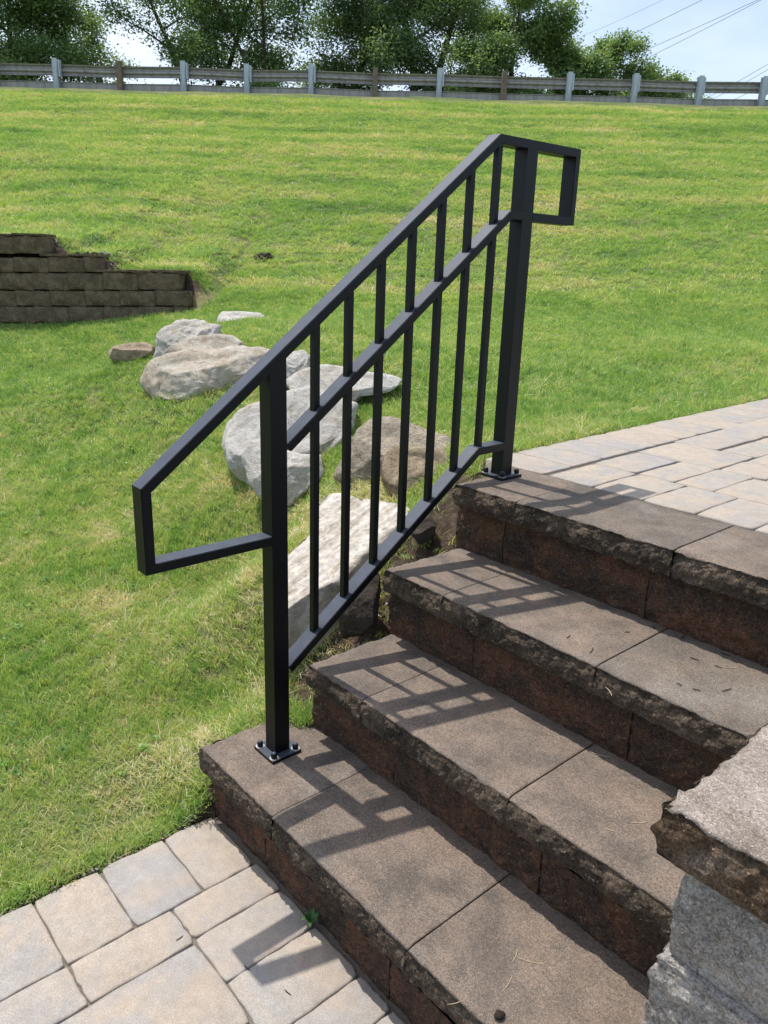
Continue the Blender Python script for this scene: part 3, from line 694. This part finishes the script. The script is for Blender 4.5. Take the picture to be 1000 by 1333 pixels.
course([-440, -270, -100, 75, 228], 101, 190); caps([-440, -270, -100, 65, 233], 85, 101)
course([-450, -275, -100, 75, 247, 425, 492], 206, 284); caps([200, 350, 497], 188, 206)
course([-520, -350, -180, -3, 172, 347, 523, 695, 905], 284, 372); caps([465, 600, 760, 930], 268, 286)
course([-435, -262, -88, 85, 257, 433, 607, 782, 955], 372, 452)
course([-520, -345, -170, 5, 178, 353, 528, 700, 872, 950], 452, 535)

# ------------------------------------------------------------------ guard rail
pg = [at((x, rail_row(x)), 22.7) for x in (0, 1000)]
gz0 = lambda u: float(lawn_z(*xy_of(u, DG))[0])
DG = uv_of(pg[0][0], pg[0][1])[1]; DG1 = uv_of(pg[1][0], pg[1][1])[1]; U0 = uv_of(pg[0][0], pg[0][1])[0]; U1 = uv_of(pg[1][0], pg[1][1])[0]
def gpos(px):
    w = px/1000; u = U0+(U1-U0)*w; d = DG+(DG1-DG)*w; x, y = xy_of(u, d); return np.array([x, y, float(lawn_z(x, y)[0])])
gm = gpos(500)
guard = empty('guardrail', tuple(gm), 'long weathered steel guardrail along the top of the grassy slope', 'guardrail')
gd = gpos(1000)-gpos(0); gd[2] = 0; gd /= np.linalg.norm(gd); gn = np.array([-gd[1], gd[0], 0])
if gn@np.array([FH[0], FH[1], 0]) < 0: gn = -gn
def gpoly(name, prof, pxs, mat, smooth=False):
    V = []; F = []; m = len(prof)
    for px in pxs:
        p = gpos(px)
        for a, b in prof: V.append(p+gn*a+np.array([0, 0, b]))
    for i in range(len(pxs)-1):
        for k in range(m-1): F.append((i*m+k, i*m+k+1, (i+1)*m+k+1, (i+1)*m+k))
    return obj(name, np.array(V), F, mat, guard, smooth)
wb = [(.10, .66), (.115, .655), (.12, .635), (.19, .60), (.19, .56), (.12, .525), (.115, .50), (.12, .475), (.19, .44), (.19, .40), (.12, .365), (.10, .35)]
wbc = wb+[(a-.006, b) for a, b in wb[::-1]]+[wb[0]]
posts_px = [-174, -91, -8, 75, 157, 240, 322, 405, 488, 571, 655, 739, 824, 908, 990, 1073, 1156, 1240]
for a, b in zip(posts_px[:-1:2], posts_px[2::2]): gpoly('beam', wbc, [a+.4, (a+b)/2, b-.4], M_GALV)
rr = [(.10, .20), (.14, .20), (.14, -.04), (.10, -.04), (.10, -.025), (.128, -.02), (.128, .18), (.10, .185), (.10, .20)]
for a, b in zip(posts_px[:-1:2], posts_px[2::2]): gpoly('rub_rail', rr, [a+.4, (a+b)/2, b-.4], M_GALV)
for i, px in enumerate(posts_px):
    p = gpos(px); wood = px in (157, 488, 655, -91, 1073); V = []; F = []
    if wood:
        bm = bmesh.new(); box(bm, -.075, .075, -.08, .09, -.3, .77); bmesh.ops.bevel(bm, geom=list(bm.edges), offset=.012, segments=1)
    else:
        bm = bmesh.new()
        box(bm, -.075, .075, -.09, -.078, -.3, .78); box(bm, -.075, .075, .078, .09, -.3, .78); box(bm, -.006, .006, -.077, .077, -.3, .779)
        box(bm, .085, .135, -.06, .092, .30, .74)
    for v in bm.verts:
        q = p+gd*v.co.x+gn*v.co.y; v.co = (q[0], q[1], p[2]+v.co.z)
    bm_obj('post', bm, M_WOODP if wood else M_GALVP, guard)

# ------------------------------------------------------------------ trees
def tube_chain(V, F, pts, rad, n=7):
    b = len(V); pts = [np.array(p) for p in pts]
    for i, p in enumerate(pts):
        d = pts[min(i+1, len(pts)-1)]-pts[max(i-1, 0)]; d = d/(np.linalg.norm(d)+1e-9)
        a = np.cross(d, [.3, .2, .9]); a /= np.linalg.norm(a)+1e-9; c = np.cross(d, a)
        for k in range(n): an = 2*math.pi*k/n; V.append(p+(a*math.cos(an)+c*math.sin(an))*rad[i])
    for i in range(len(pts)-1):
        for k in range(n): F.append((b+i*n+k, b+i*n+(k+1) % n, b+(i+1)*n+(k+1) % n, b+(i+1)*n+k))
def tree(name, px, t, height, rad, leaf_n, seed, mat, label, first=.18, lean=0, leaf=.13, trunk_r=.14, clump=.42, squash=1.0, stems=1, zoff=-.25, cat='tree'):
    leaf_n = int(leaf_n*3.3); leaf *= .82; rs = np.random.default_rng(seed); g = at((px, rail_row(px)-5), t); g[2] = float(lawn_z(g[0], g[1])[0])+zoff*0-.05
    e = empty(name, tuple(g), label, cat, 'trees beyond the guardrail'); V, F = [], []; tips = []
    Z = np.array([0, 0, 1.0]); rv = np.array([RH[0], RH[1], 0])
    for st in range(stems):
        dirn = rs.normal(0, .16 if stems > 1 else .05, 3); dirn[2] = 1; dirn += rv*lean
        if stems > 1: dirn += rv*rs.uniform(-.35, .35)
        p = g+rs.normal(0, .12 if stems > 1 else 0, 3)*[1, 1, 0]; path = [p-Z*.2]; nseg = 9
        for i in range(nseg):
            dirn = dirn+rs.normal(0, .09, 3); dirn[2] = max(dirn[2], .7); p = p+dirn/np.linalg.norm(dirn)*height*.92/nseg; path.append(p)
        rr_ = [trunk_r*(1.25 if i == 0 else 1)*(1-.88*i/nseg)/(stems**.4) for i in range(nseg+1)]; tube_chain(V, F, path, rr_)
        nl = int((11 if stems == 1 else 6)*max(1, height/5))
        for b in range(nl):
            w = first+(1-first)*(b+.5)/nl; i = min(int(w*nseg), nseg-1); s = path[i]+(path[i+1]-path[i])*(w*nseg-i)
            an = b*2.4+rs.uniform(-.5, .5); up_ = rs.uniform(.05, .6); ln = rad*(1.05-.55*abs(w-.45)*1.4)*rs.uniform(.65, 1.1)
            dv = np.array([math.cos(an), math.sin(an), up_]); dv /= np.linalg.norm(dv); q = s; pts = [q]
            for k in range(4): dv = dv+rs.normal(0, .16, 3)+Z*.03; dv /= np.linalg.norm(dv); q = q+dv*ln/4; pts.append(q)
            r0 = rr_[i]*.5; tube_chain(V, F, pts, [r0, r0*.8, r0*.6, r0*.4, r0*.15], 5)
            for k in (1, 2, 3, 4):
                tips.append((pts[k], .5 if k < 2 else 1))
                for _ in range(2):
                    d2 = dv+rs.normal(0, .7, 3); d2 /= np.linalg.norm(d2); q2 = pts[k]+d2*ln*.33; tube_chain(V, F, [pts[k], (pts[k]+q2)/2+rs.normal(0, .03, 3), q2], [r0*.35, r0*.22, r0*.08], 4); tips.append((q2, 1))
        tips.append((path[-1], 1))
    obj('trunk', np.array(V), F, M_BARK, e, True)
    T = np.array([a for a, b in tips]); w = np.array([b for a, b in tips]); w = w*rs.uniform(.35, 1.6, len(w)); w /= w.sum()
    ci = rs.choice(len(T), leaf_n, p=w); ctr = T[ci]+rs.normal(0, clump*.5, (leaf_n, 3))*[1, 1, .75*squash]
    N = rs.normal(0, 1, (leaf_n, 3)); N[:, 2] = np.abs(N[:, 2])+.5; N /= np.linalg.norm(N, axis=1)[:, None]
    A_ = np.cross(N, rs.normal(0, 1, (leaf_n, 3))); A_ /= np.linalg.norm(A_, axis=1)[:, None]; B_ = np.cross(N, A_)
    sz = (leaf*rs.uniform(.6, 1.3, leaf_n))[:, None]
    P = np.stack([ctr-A_*sz*.55, ctr+B_*sz*.3+N*sz*.06, ctr+A_*sz*.55, ctr-B_*sz*.3+N*sz*.06], 1).reshape(-1, 3)
    me = fast_mesh('crown', P, np.arange(leaf_n*4).reshape(-1, 4))
    tint = np.clip(.5+.22*rs.normal(size=len(T))[ci]+.2*rs.normal(size=leaf_n), 0, 1)
    at_ = me.attributes.new('tint', 'FLOAT', 'FACE'); at_.data.foreach_set('value', tint.astype(np.float32))
    obj('crown', me, None, mat, e, False); return e
tree('leafy_tree', 12, 27.5, 6.5, 2.2, 16000, 1, M_LEAFM, 'full bright green tree with foliage down to the guardrail beside the thin-stemmed trees', .08, clump=.6)
tree('leafy_tree', 84, 28.5, 6.5, 1.6, 6500, 2, M_LEAFM, 'open tree with several thin dark stems next to the full bright green tree', .25, stems=3, trunk_r=.10, clump=.5)
tree('leafy_tree', 122, 30, 4.6, 1.05, 2800, 3, M_LEAFD, 'slim airy tree with dark stems and thin foliage at the edge of the sky gap', .15, stems=2, trunk_r=.08, clump=.45)
tree('leafy_tree', 262, 28, 7.5, 2.5, 8500, 4, M_LEAFD, 'wide-branching tree with two dark trunks reaching over the sky gap', .16, stems=2, trunk_r=.17, clump=.5)
tree('leafy_tree', 345, 27.5, 7, 2.0, 11000, 5, M_LEAFM, 'mid green tree with slender forking limbs beside the dense dark trees', .1, stems=2, trunk_r=.13, clump=.55)
tree('leafy_tree', 445, 29.5, 8, 2.3, 17000, 6, M_LEAFD, 'dense dark green tree, the narrower of two dark neighbours', .08, clump=.6, trunk_r=.18)
tree('leafy_tree', 548, 28.5, 8.5, 2.5, 20000, 7, M_LEAFD, 'broad dense very dark tree with heavy trunk, next to the lighter sunlit tree', .06, clump=.6, trunk_r=.24, stems=2)
tree('leafy_tree', 668, 27.5, 4.7, 1.9, 14000, 8, M_LEAFL, 'lighter sunlit tree with a rounded crown sloping down toward the power lines', .06, clump=.5, trunk_r=.14, stems=2)
tree('leafy_tree', 735, 28.5, 3.9, 1.4, 7000, 9, M_LEAFM, 'medium rounded tree overlapping the lighter sunlit tree', .06, clump=.45, trunk_r=.10, stems=2)
tree('leafy_tree', 792, 28, 3.3, 1.25, 5600, 10, M_LEAFL, 'bushy low tree with a thin upright top beneath the power lines', .06, clump=.36, trunk_r=.08, stems=3)
tree('leafy_tree', 868, 29, 2.5, 1.35, 5600, 12, M_LEAFM, 'lowest feathery shrub tree at the end of the tree row', .05, clump=.36, trunk_r=.07, stems=3)
tree('shrub', 158, 28, 1.15, .55, 1700, 13, M_LEAFD, 'small round dark shrub showing above the guardrail under the sky gap', .05, clump=.25, trunk_r=.04, stems=3, cat='shrub')
tree('shrub', 300, 30.5, 1.3, .9, 2200, 14, M_LEAFM, 'low shrub behind the guardrail between two taller trunks', .05, clump=.35, trunk_r=.04, stems=3, cat='shrub')
tree('shrub', 610, 27, 1.6, .9, 3200, 15, M_LEAFL, 'yellow green shrub at the foot of the lighter sunlit tree', .05, clump=.35, trunk_r=.04, stems=3, cat='shrub')

# ------------------------------------------------------------------ power lines
def wire(pa, ta, pb, tb, r, label):
    A1, B1 = at(pa, ta), at(pb, tb); V, F = [], []; pts = []
    for i in range(25):
        w = i/24; p = A1*(1-w)+B1*w; p = p-np.array([0, 0, 4*w*(1-w)*.8]); pts.append(p)
    tube_chain(V, F, pts, [r]*25, 6); o = obj('power_line', np.array(V), F, M_WIRE); tag(o, label, 'power line', 'power lines crossing the sky')
def ext(p, q, wa, wb_): return (p[0]+(q[0]-p[0])*wa, p[1]+(q[1]-p[1])*wa), (p[0]+(q[0]-p[0])*wb_, p[1]+(q[1]-p[1])*wb_)
for p, q, lab in (((772, 60), (900, -2), 'upper single wire of the power lines'), ((810, 70), (967, 0), 'higher wire of the close middle pair'), ((827, 75), (972, 1), 'lower wire of the close middle pair'), ((762, 37), (840, 2), 'topmost faint thin power line'),
             ((935, 112), (1000, 75), 'highest of the three lowest power lines'), ((952, 109), (1000, 82), 'middle of the three lowest power lines'), ((970, 115), (1000, 97), 'bottom wire of the power lines')):
    a, b = ext(p, q, -1.2, 3.0); wire(a, 120, b, 70, .016 if 'faint' in lab else .028, lab+' against the pale sky')

# ------------------------------------------------------------------ grass
def tuft(name, n, hmin, hmax, w, spread, lean, seed):
    rs = np.random.default_rng(seed); V = []; F = []
    for i in range(n):
        a = rs.uniform(0, 6.283); r = spread*math.sqrt(rs.uniform()); bx, by = r*math.cos(a), r*math.sin(a)
        h = rs.uniform(hmin, hmax); ld = rs.uniform(0, 6.283); ll = h*rs.uniform(.1, lean); fa = rs.uniform(0, 6.283); wx_, wy_ = math.cos(fa)*w/2, math.sin(fa)*w/2
        b = len(V)
        for k, (f, ww) in enumerate(((0, 1), (.45, .9), (.8, .6), (1, .06))):
            ox, oy = bx+math.cos(ld)*ll*f*f, by+math.sin(ld)*ll*f*f; zq = h*(f-.12*f*f*(ll/h))-.006
            V += [(ox-wx_*ww, oy-wy_*ww, zq), (ox+wx_*ww, oy+wy_*ww, zq)]
        for k in range(3): F.append((b+2*k, b+2*k+1, b+2*k+3, b+2*k+2))
    me = bpy.data.meshes.new(name); me.from_pydata(V, [], F); me.materials.append(M_GRASS); me.polygons.foreach_set('use_smooth', [True]*len(F))
    return bpy.data.objects.new(name, me)
def tuft_coll(name, specs):
    c = bpy.data.collections.new(name)
    for i, s in enumerate(specs): c.objects.link(tuft(name+'_tuft', *s, 50+i))
    return c
def gn_scatter(coll):
    g = bpy.data.node_groups.new('scatter', 'GeometryNodeTree'); g.interface.new_socket('Geometry', in_out='INPUT', socket_type='NodeSocketGeometry'); g.interface.new_socket('Geometry', in_out='OUTPUT', socket_type='NodeSocketGeometry')
    gi_ = g.nodes.new('NodeGroupInput'); go = g.nodes.new('NodeGroupOutput'); iop = g.nodes.new('GeometryNodeInstanceOnPoints'); ci = g.nodes.new('GeometryNodeCollectionInfo')
    ci.inputs['Collection'].default_value = coll; ci.inputs['Separate Children'].default_value = True; ci.inputs['Reset Children'].default_value = True
    def na(nm, ty): x = g.nodes.new('GeometryNodeInputNamedAttribute'); x.data_type = ty; x.inputs['Name'].default_value = nm; return x.outputs['Attribute']
    e2r = g.nodes.new('FunctionNodeEulerToRotation'); lk = g.links.new
    lk(gi_.outputs[0], iop.inputs['Points']); lk(ci.outputs[0], iop.inputs['Instance']); iop.inputs['Pick Instance'].default_value = True
    lk(na('idx', 'INT'), iop.inputs['Instance Index']); lk(na('rot', 'FLOAT_VECTOR'), e2r.inputs[0]); lk(e2r.outputs[0], iop.inputs['Rotation'])
    lk(na('scl', 'FLOAT_VECTOR'), iop.inputs['Scale']); lk(iop.outputs[0], go.inputs[0]); return g
def scatter(name, P, idx, rot, scl, tint, coll, label, cat):
    me = bpy.data.meshes.new(name); me.vertices.add(len(P)); me.vertices.foreach_set('co', P.astype(np.float32).ravel())
    for nm, ty, key, arr in (('idx', 'INT', 'value', idx.astype(np.int32)), ('rot', 'FLOAT_VECTOR', 'vector', rot.astype(np.float32)), ('scl', 'FLOAT_VECTOR', 'vector', scl.astype(np.float32)), ('tint', 'FLOAT', 'value', tint.astype(np.float32))):
        a = me.attributes.new(nm, ty, 'POINT'); a.data.foreach_set(key, arr.ravel())
    o = bpy.data.objects.new(name, me); link(o); md = o.modifiers.new('scatter', 'NODES'); md.node_group = gn_scatter(coll); return tag(o, label, cat, kind='stuff')
def n2(x, y, s, z=0): return np.array([noise.noise(Vector((a*s, b*s, z))) for a, b in zip(x, y)])
GC = tuft_coll('grass', [(18, .018, .038, .0030, .03, 1.2), (18, .012, .03, .0028, .034, 1.9), (13, .022, .048, .0032, .028, 1.0), (16, .010, .024, .0028, .038, 2.8), (11, .02, .042, .0036, .024, 1.3)])
def lawn_points(n, d0, d1, marg, power=1.0):
    d = d0+(d1-d0)*rng.uniform(size=n)**power; hw = .53*d+marg
    # uniform per area: accept by width
    keep = rng.uniform(size=n) < hw/(.53*d1+marg); d = d[keep]; hw = hw[keep]
    u = rng.uniform(-1, 1, len(d))*hw; x, y = xy_of(u, d); return x, y, u, d
def blocked(x, y):
    a, b, c = under(x+.012, y); return a | b | c
def lay(name, n, d0, d1, marg, sc, label, hillmode=False, tall=1.0, dens_edge=.06):
    x, y, u, d = lawn_points(n, d0, d1, marg)
    ok = ~blocked(x, y); x, y, u, d = x[ok], y[ok], u[ok], d[ok]
    inw = (d > DW-.05) & (d < DW+.32) & (u < _wu[-1]) ; x, y, u, d = x[~inw], y[~inw], u[~inw], d[~inw]
    if hillmode: dr = sstep(.0, .1, d-DW)*(1-sstep(.25, .9, d-DW))*(u < _wu[5])
    else:
        dr = np.zeros(len(x)); dr = np.maximum(dr, 1-sstep(.03, .09, np.where((x < .1) & (y < .12), np.abs(x-.06), 9)))
        dr = np.maximum(dr, (1-sstep(.0, .05, np.where(y > 1.2, np.abs(x-edge_up(y)+.0), 9))))
        dr = np.maximum(dr, (1-sstep(.12, .32, np.where((y > .36) & (y < 1.4), np.abs(x-.12), 9))))
        dr = np.maximum(dr, sstep(.0, .1, d-DW)*(1-sstep(.25, .8, d-DW))*(u < _wu[5]))
    ok = rng.uniform(size=len(x)) > dr*.93; x, y, u, d = x[ok], y[ok], u[ok], d[ok]
    m = len(x); z = lawn_z(x, y)
    z += n2(x, y, 1.3)*.018+n2(x, y, .35, 3)*.05
    big = n2(x, y, .55, 7); midn = n2(x, y, 2.3, 9); fine = n2(x, y, 9, 11); vf = n2(x, y, 28, 13)
    if hillmode:
        q = n2(u*.30, d*1.9, 1.0, 21)+.5*n2(u*.9, d*4.5, 1.0, 22); stripe = np.sin(d*4.2+n2(u*.12, d*.3, 1, 4)*3)
        tint = .50+.22*big+.38*q+.22*midn+.09*stripe+.10*fine+rng.normal(0, .10, m)
        hgt = 1+.5*midn
    else:
        lush = sstep(3.0, 5.0, d)
        tint = (.57-.14*lush)+.20*big+.24*midn*(1-.5*lush)+.20*fine+.16*vf+rng.normal(0, .19, m)
        tint += .12*(1-sstep(.05, .5, np.where(y < .2, np.abs(x-.05), 9)))
        bare = (midn+fine*.6 > .38) & (lush < .6); tint = np.where(bare & (rng.uniform(size=m) < .6), tint+.3, tint)
        hgt = 1-.35*np.clip(midn+.5*fine, -.6, .8)
    tint = np.clip(tint, 0, 1); idx = rng.integers(0, 5, m)
    idx = np.where((tint > .8) & (rng.uniform(size=m) < .7), 3, idx)
    rot = np.column_stack([rng.normal(0, .18, m), rng.normal(0, .18, m), rng.uniform(0, 6.28, m)])
    s = sc*rng.uniform(.75, 1.25, m); scl = np.column_stack([s, s, s*hgt*tall])
    return scatter(name, np.column_stack([x, y, z]), idx, rot, scl, tint, GC, label, 'grass')
lay('lawn_grass', 80000, 1.4, 4.4, .7, 1.0, 'short mown grass with straw patches around the lower steps')
lay('lawn_grass', 78000, 4.3, 9.2, 1.0, 1.45, 'even bright green lawn grass below the slope and round the boulders', tall=.85)
lay('slope_grass', 120000, 8.6, 23.4, 1.6, 2.6, 'patchy yellow green grass covering the long slope', True, tall=.62)

# broad-leaved weeds and clover in the near lawn
def rosette(name, n, ln, w, seed):
    rs = np.random.default_rng(seed); V = []; F = []
    for k in range(n):
        an = k*6.283/n+rs.uniform(-.3, .3); l_ = ln*rs.uniform(.6, 1.2); b = len(V)
        for f, ww in ((0, .15), (.35, .8), (.7, 1), (1, .15)):
            cx_, cy_, z_ = math.cos(an)*l_*f, math.sin(an)*l_*f, .012+.012*math.sin(f*2.6); h = w*ww/2
            V += [(cx_-math.sin(an)*h, cy_+math.cos(an)*h, z_), (cx_+math.sin(an)*h, cy_-math.cos(an)*h, z_)]
        for i in range(3): F.append((b+2*i, b+2*i+1, b+2*i+3, b+2*i+2))
    me = bpy.data.meshes.new(name); me.from_pydata(V, [], F); me.materials.append(M_GRASS); return bpy.data.objects.new(name, me)
WC = bpy.data.collections.new('weeds')
for i in range(4): WC.objects.link(rosette('weed_rosette', (5, 7, 4, 9)[i], (.018, .024, .014, .02)[i], (.009, .007, .010, .006)[i], i))
x, y, u, d = lawn_points(3000, 1.4, 8.4, .7); ok = ~blocked(x, y) & (n2(x, y, 1.7, 31)+.5*n2(x, y, 6, 33) > .05); x, y = x[ok], y[ok]; m = len(x)
scatter('lawn_weeds', np.column_stack([x, y, lawn_z(x, y)+n2(x, y, 1.3)*.018+n2(x, y, .35, 3)*.05+.008]), rng.integers(0, 4, m), np.column_stack([rng.normal(0, .3, m), rng.normal(0, .3, m), rng.uniform(0, 6.28, m)]),
        np.repeat(rng.uniform(.6, 1.3, m)[:, None], 3, 1), np.clip(.2+rng.normal(0, .14, m), 0, 1), WC, 'clover and small broad-leaved weeds dotted through the lawn', 'weeds')
SC = tuft_coll('dry', [(4, .012, .03, .0022, .04, 4.0), (3, .02, .05, .0024, .04, 3.0), (5, .03, .07, .003, .03, 1.4)])
x, y, u, d = lawn_points(16000, 1.4, 5.6, .7); pr_ = np.clip(.25+.9*n2(x, y, 2.3, 9)+.8*n2(x, y, 9, 11), .04, 1); ok = ~blocked(x, y) & (rng.uniform(size=len(x)) < pr_); x, y = x[ok], y[ok]; m = len(x)
scatter('dry_grass', np.column_stack([x, y, lawn_z(x, y)+n2(x, y, 1.3)*.018+n2(x, y, .35, 3)*.05+.012]), rng.integers(0, 3, m), np.column_stack([rng.normal(0, .3, m), rng.normal(0, .3, m), rng.uniform(0, 6.28, m)]),
        np.repeat(rng.uniform(.7, 1.3, m)[:, None], 3, 1), np.clip(.82+rng.normal(0, .14, m), 0, 1), SC, 'dry straw-coloured blades strewn through the lower lawn', 'grass')
# clumps along the edges of the paving and steps
m = 520; yy = rng.uniform(-1.3, .02, m); xx = .055-np.abs(rng.normal(0, .025, m))-.012
m2 = 700; y2 = rng.uniform(1.25, 5, m2); x2 = edge_up(y2)-.03-np.abs(rng.normal(0, .03, m2))
y3 = rng.uniform(.02, .34, 160); x3 = .03-np.abs(rng.normal(0, .02, 160))-.01
y4 = rng.uniform(.31, .36, 26); x4 = rng.uniform(.06, .15, 26)
xe = np.r_[xx, x2, x3, x4]; ye = np.r_[yy, y2, y3, y4]; ze = lawn_z(xe, ye); ze[-26:] = .0; M_ = len(xe)
scatter('edge_grass', np.column_stack([xe, ye, ze]), rng.integers(0, 5, M_), np.column_stack([rng.normal(0, .35, M_), rng.normal(0, .35, M_), rng.uniform(0, 6.28, M_)]),
        np.repeat(rng.uniform(.7, 1.25, M_)[:, None], 3, 1), np.clip(.5+rng.normal(0, .2, M_), 0, 1), GC, 'ragged grass tufts along the edges of paving and steps', 'grass')

# ------------------------------------------------------------------ grit, soil crumbs, twigs
def pebble_mesh(name, mat, seed):
    rs = np.random.default_rng(seed); bm = bmesh.new(); bmesh.ops.create_icosphere(bm, subdivisions=1, radius=1)
    for v in bm.verts: v.co *= rs.uniform(.65, 1.15); v.co.z *= .7
    me = bpy.data.meshes.new(name); bm.to_mesh(me); bm.free(); me.materials.append(mat); return bpy.data.objects.new(name, me)
M_GRIT = m_simple('pale_grit', (.36, .34, .31), .9, 300, .5, .0005)
pc = bpy.data.collections.new('pebbles')
for i, mm in enumerate((M_GRIT, M_SOIL, M_SOIL, M_ROCKD)): pc.objects.link(pebble_mesh('pebble', mm, i))
def peb(name, x, y, z, size, label):
    m = len(x); s = size*rng.uniform(.4, 1.3, m); scatter(name, np.column_stack([x, y, z]), rng.integers(0, 4, m), rng.uniform(0, 6.28, (m, 3)), np.repeat(s[:, None], 3, 1), np.zeros(m), pc, label, 'grit')
m = 900; y = rng.uniform(-1.2, .02, m); x = .052+rng.normal(0, .014, m); peb('edge_grit', x, y, np.maximum(lawn_z(x, y), ZL-.02)+.002, .0045, 'soil crumbs and pale grit between paving and grass')
m = 500; y = rng.uniform(.45, 1.2, m); x = rng.uniform(-.02, .15, m); peb('soil_crumbs', x, y, lawn_z(x, y)+.004, .013, 'loose soil crumbs and stones beside the upper steps')
u = rng.uniform(-6, _wu[4]+.2, 420); d = DW+.3+np.abs(rng.normal(0, .25, 420)); x, y = xy_of(u, d); peb('wall_gravel', x, y, lawn_z(x, y)+.004, .022, 'loose gravel on the bare ground above the dark block wall')
def stick(name, p, ang, ln, r, mat, label, group, bend=.05, cat='twig'):
    V, F = [], []; pts = []
    for i in range(6):
        w = i/5-.5; pts.append((p[0]+math.cos(ang)*ln*w-math.sin(ang)*bend*ln*(4*w*w-1), p[1]+math.sin(ang)*ln*w+math.cos(ang)*bend*ln*(4*w*w-1), p[2]+r*.8))
    tube_chain(V, F, pts, [r*.6, r, r, r, r*.9, r*.4], 5); o = obj(name, np.array(V), F, mat); tag(o, label, cat, group)
def onz(px, z): return on_plane(px, (0, 0, z), np.array([0, 0, 1.0]))
for px, s in (((817, 823), 2), ((851, 817), 2), ((889, 829), 2), ((905, 858), 2), ((945, 852), 2), ((935, 868), 2), ((946, 898), 2), ((907, 898), 2), ((770, 847), 2), ((740, 829), 2), ((884, 891), 2)):
    stick('twig', onz(px, s*H+.001), random.uniform(0, 3.1), random.uniform(.015, .035), 0.0012, M_TWIG, 'tiny dark twig lying on the third step tread', 'dark twigs on the third step')
for px, s, ln in (((752, 836), 2, .05), ((950, 868), 2, .06), ((782, 982), 1, .07), ((795, 1080), 1, .03), ((832, 1070), 1, .05), ((792, 900), 2, .05)):
    stick('straw', onz(px, s*H+.001), random.uniform(0, 3.1), ln*.8, .0006, M_STRAW, 'thin dry straw stem lying on a middle step tread', 'straw stems on the middle steps', .08, 'straw')
for px, ln in (((690, 1250), .07), ((660, 1280), .06), ((670, 1244), .05), ((592, 1305), .04)):
    stick('straw', onz(px, .001), random.uniform(0, 3.1), ln*.8, .0006, M_STRAW, 'thin dry straw stem lying on the bottom step tread', 'straw stems on the bottom step', .07, 'straw')
for px in ((234, 1221), (375, 1292), (322, 1260)):
    stick('twig', onz(px, ZL+.001), random.uniform(0, 3.1), .022, .0011, M_TWIG, 'tiny dark twig lying on the lower paving', 'dark twigs on the lower paving')
V, F = lathe([(.006, .0), (.010, .004), (.009, .009), (.004, .012), (.0005, .0125)], 0, 0, 9); pz = onz((650, 1324), .001)
V = V*(1, 1.2, 1)+pz+rng.normal(0, .0008, V.shape); tag(obj('seed_pod', V, F, M_TWIG, None, True), 'small round dark seed pod on the bottom step', 'seed pod')
# weed in the joint at the foot of the steps
wp = onz((405, 1203), ZL); weed = empty('weed', tuple(wp), 'small green weed sprouting from the joint at the foot of the steps', 'plant')
def m_weed():
    n = NT('weed_leaf'); co = n.coord(False); return n.fin(n.ramp(n.noise(co, 60, 3), [(.3, (.03, .09, .02)), (.7, (.07, .16, .04))]), .5, None, .3)
M_WEED = m_weed()
for k in range(6):
    an = k*1.05+.3; ln = .022+.006*(k % 3); V = []; F = []
    for i, w in enumerate((.15, .8, 1, .7, .08)):
        f = i/4; cxx = math.cos(an)*ln*f; cyy = math.sin(an)*ln*f; zq = .004+.018*math.sin(f*2.2)+.004*k*.3; s = .007*w
        V += [(wp[0]+cxx-math.sin(an)*s, wp[1]+cyy+math.cos(an)*s, wp[2]+zq+.002), (wp[0]+cxx, wp[1]+cyy, wp[2]+zq), (wp[0]+cxx+math.sin(an)*s, wp[1]+cyy-math.cos(an)*s, wp[2]+zq+.002)]
    for i in range(4): F += [(3*i, 3*i+1, 3*i+4, 3*i+3), (3*i+1, 3*i+2, 3*i+5, 3*i+4)]
    obj('leaf', np.array(V), F, M_WEED, weed, True)
# dirt clump on the slope
pcx, pcy = None, None
r_ = ray((345, 336)); t = 8.0
for _ in range(3000):
    p = CAM+r_*t
    if p[2] < lawn_z(p[0], p[1])[0]+.03: break
    t += .01
bm = bmesh.new(); bmesh.ops.create_icosphere(bm, subdivisions=3, radius=.12)
for v in bm.verts:
    f = noise.fractal(v.co*14, .8, 2, 4); v.co *= 1+.45*f; v.co.z *= .55; v.co += Vector(p.tolist())
tag(bm_obj('dirt_clump', bm, M_SOIL), 'dark clod of overturned soil on the grassy slope', 'soil')
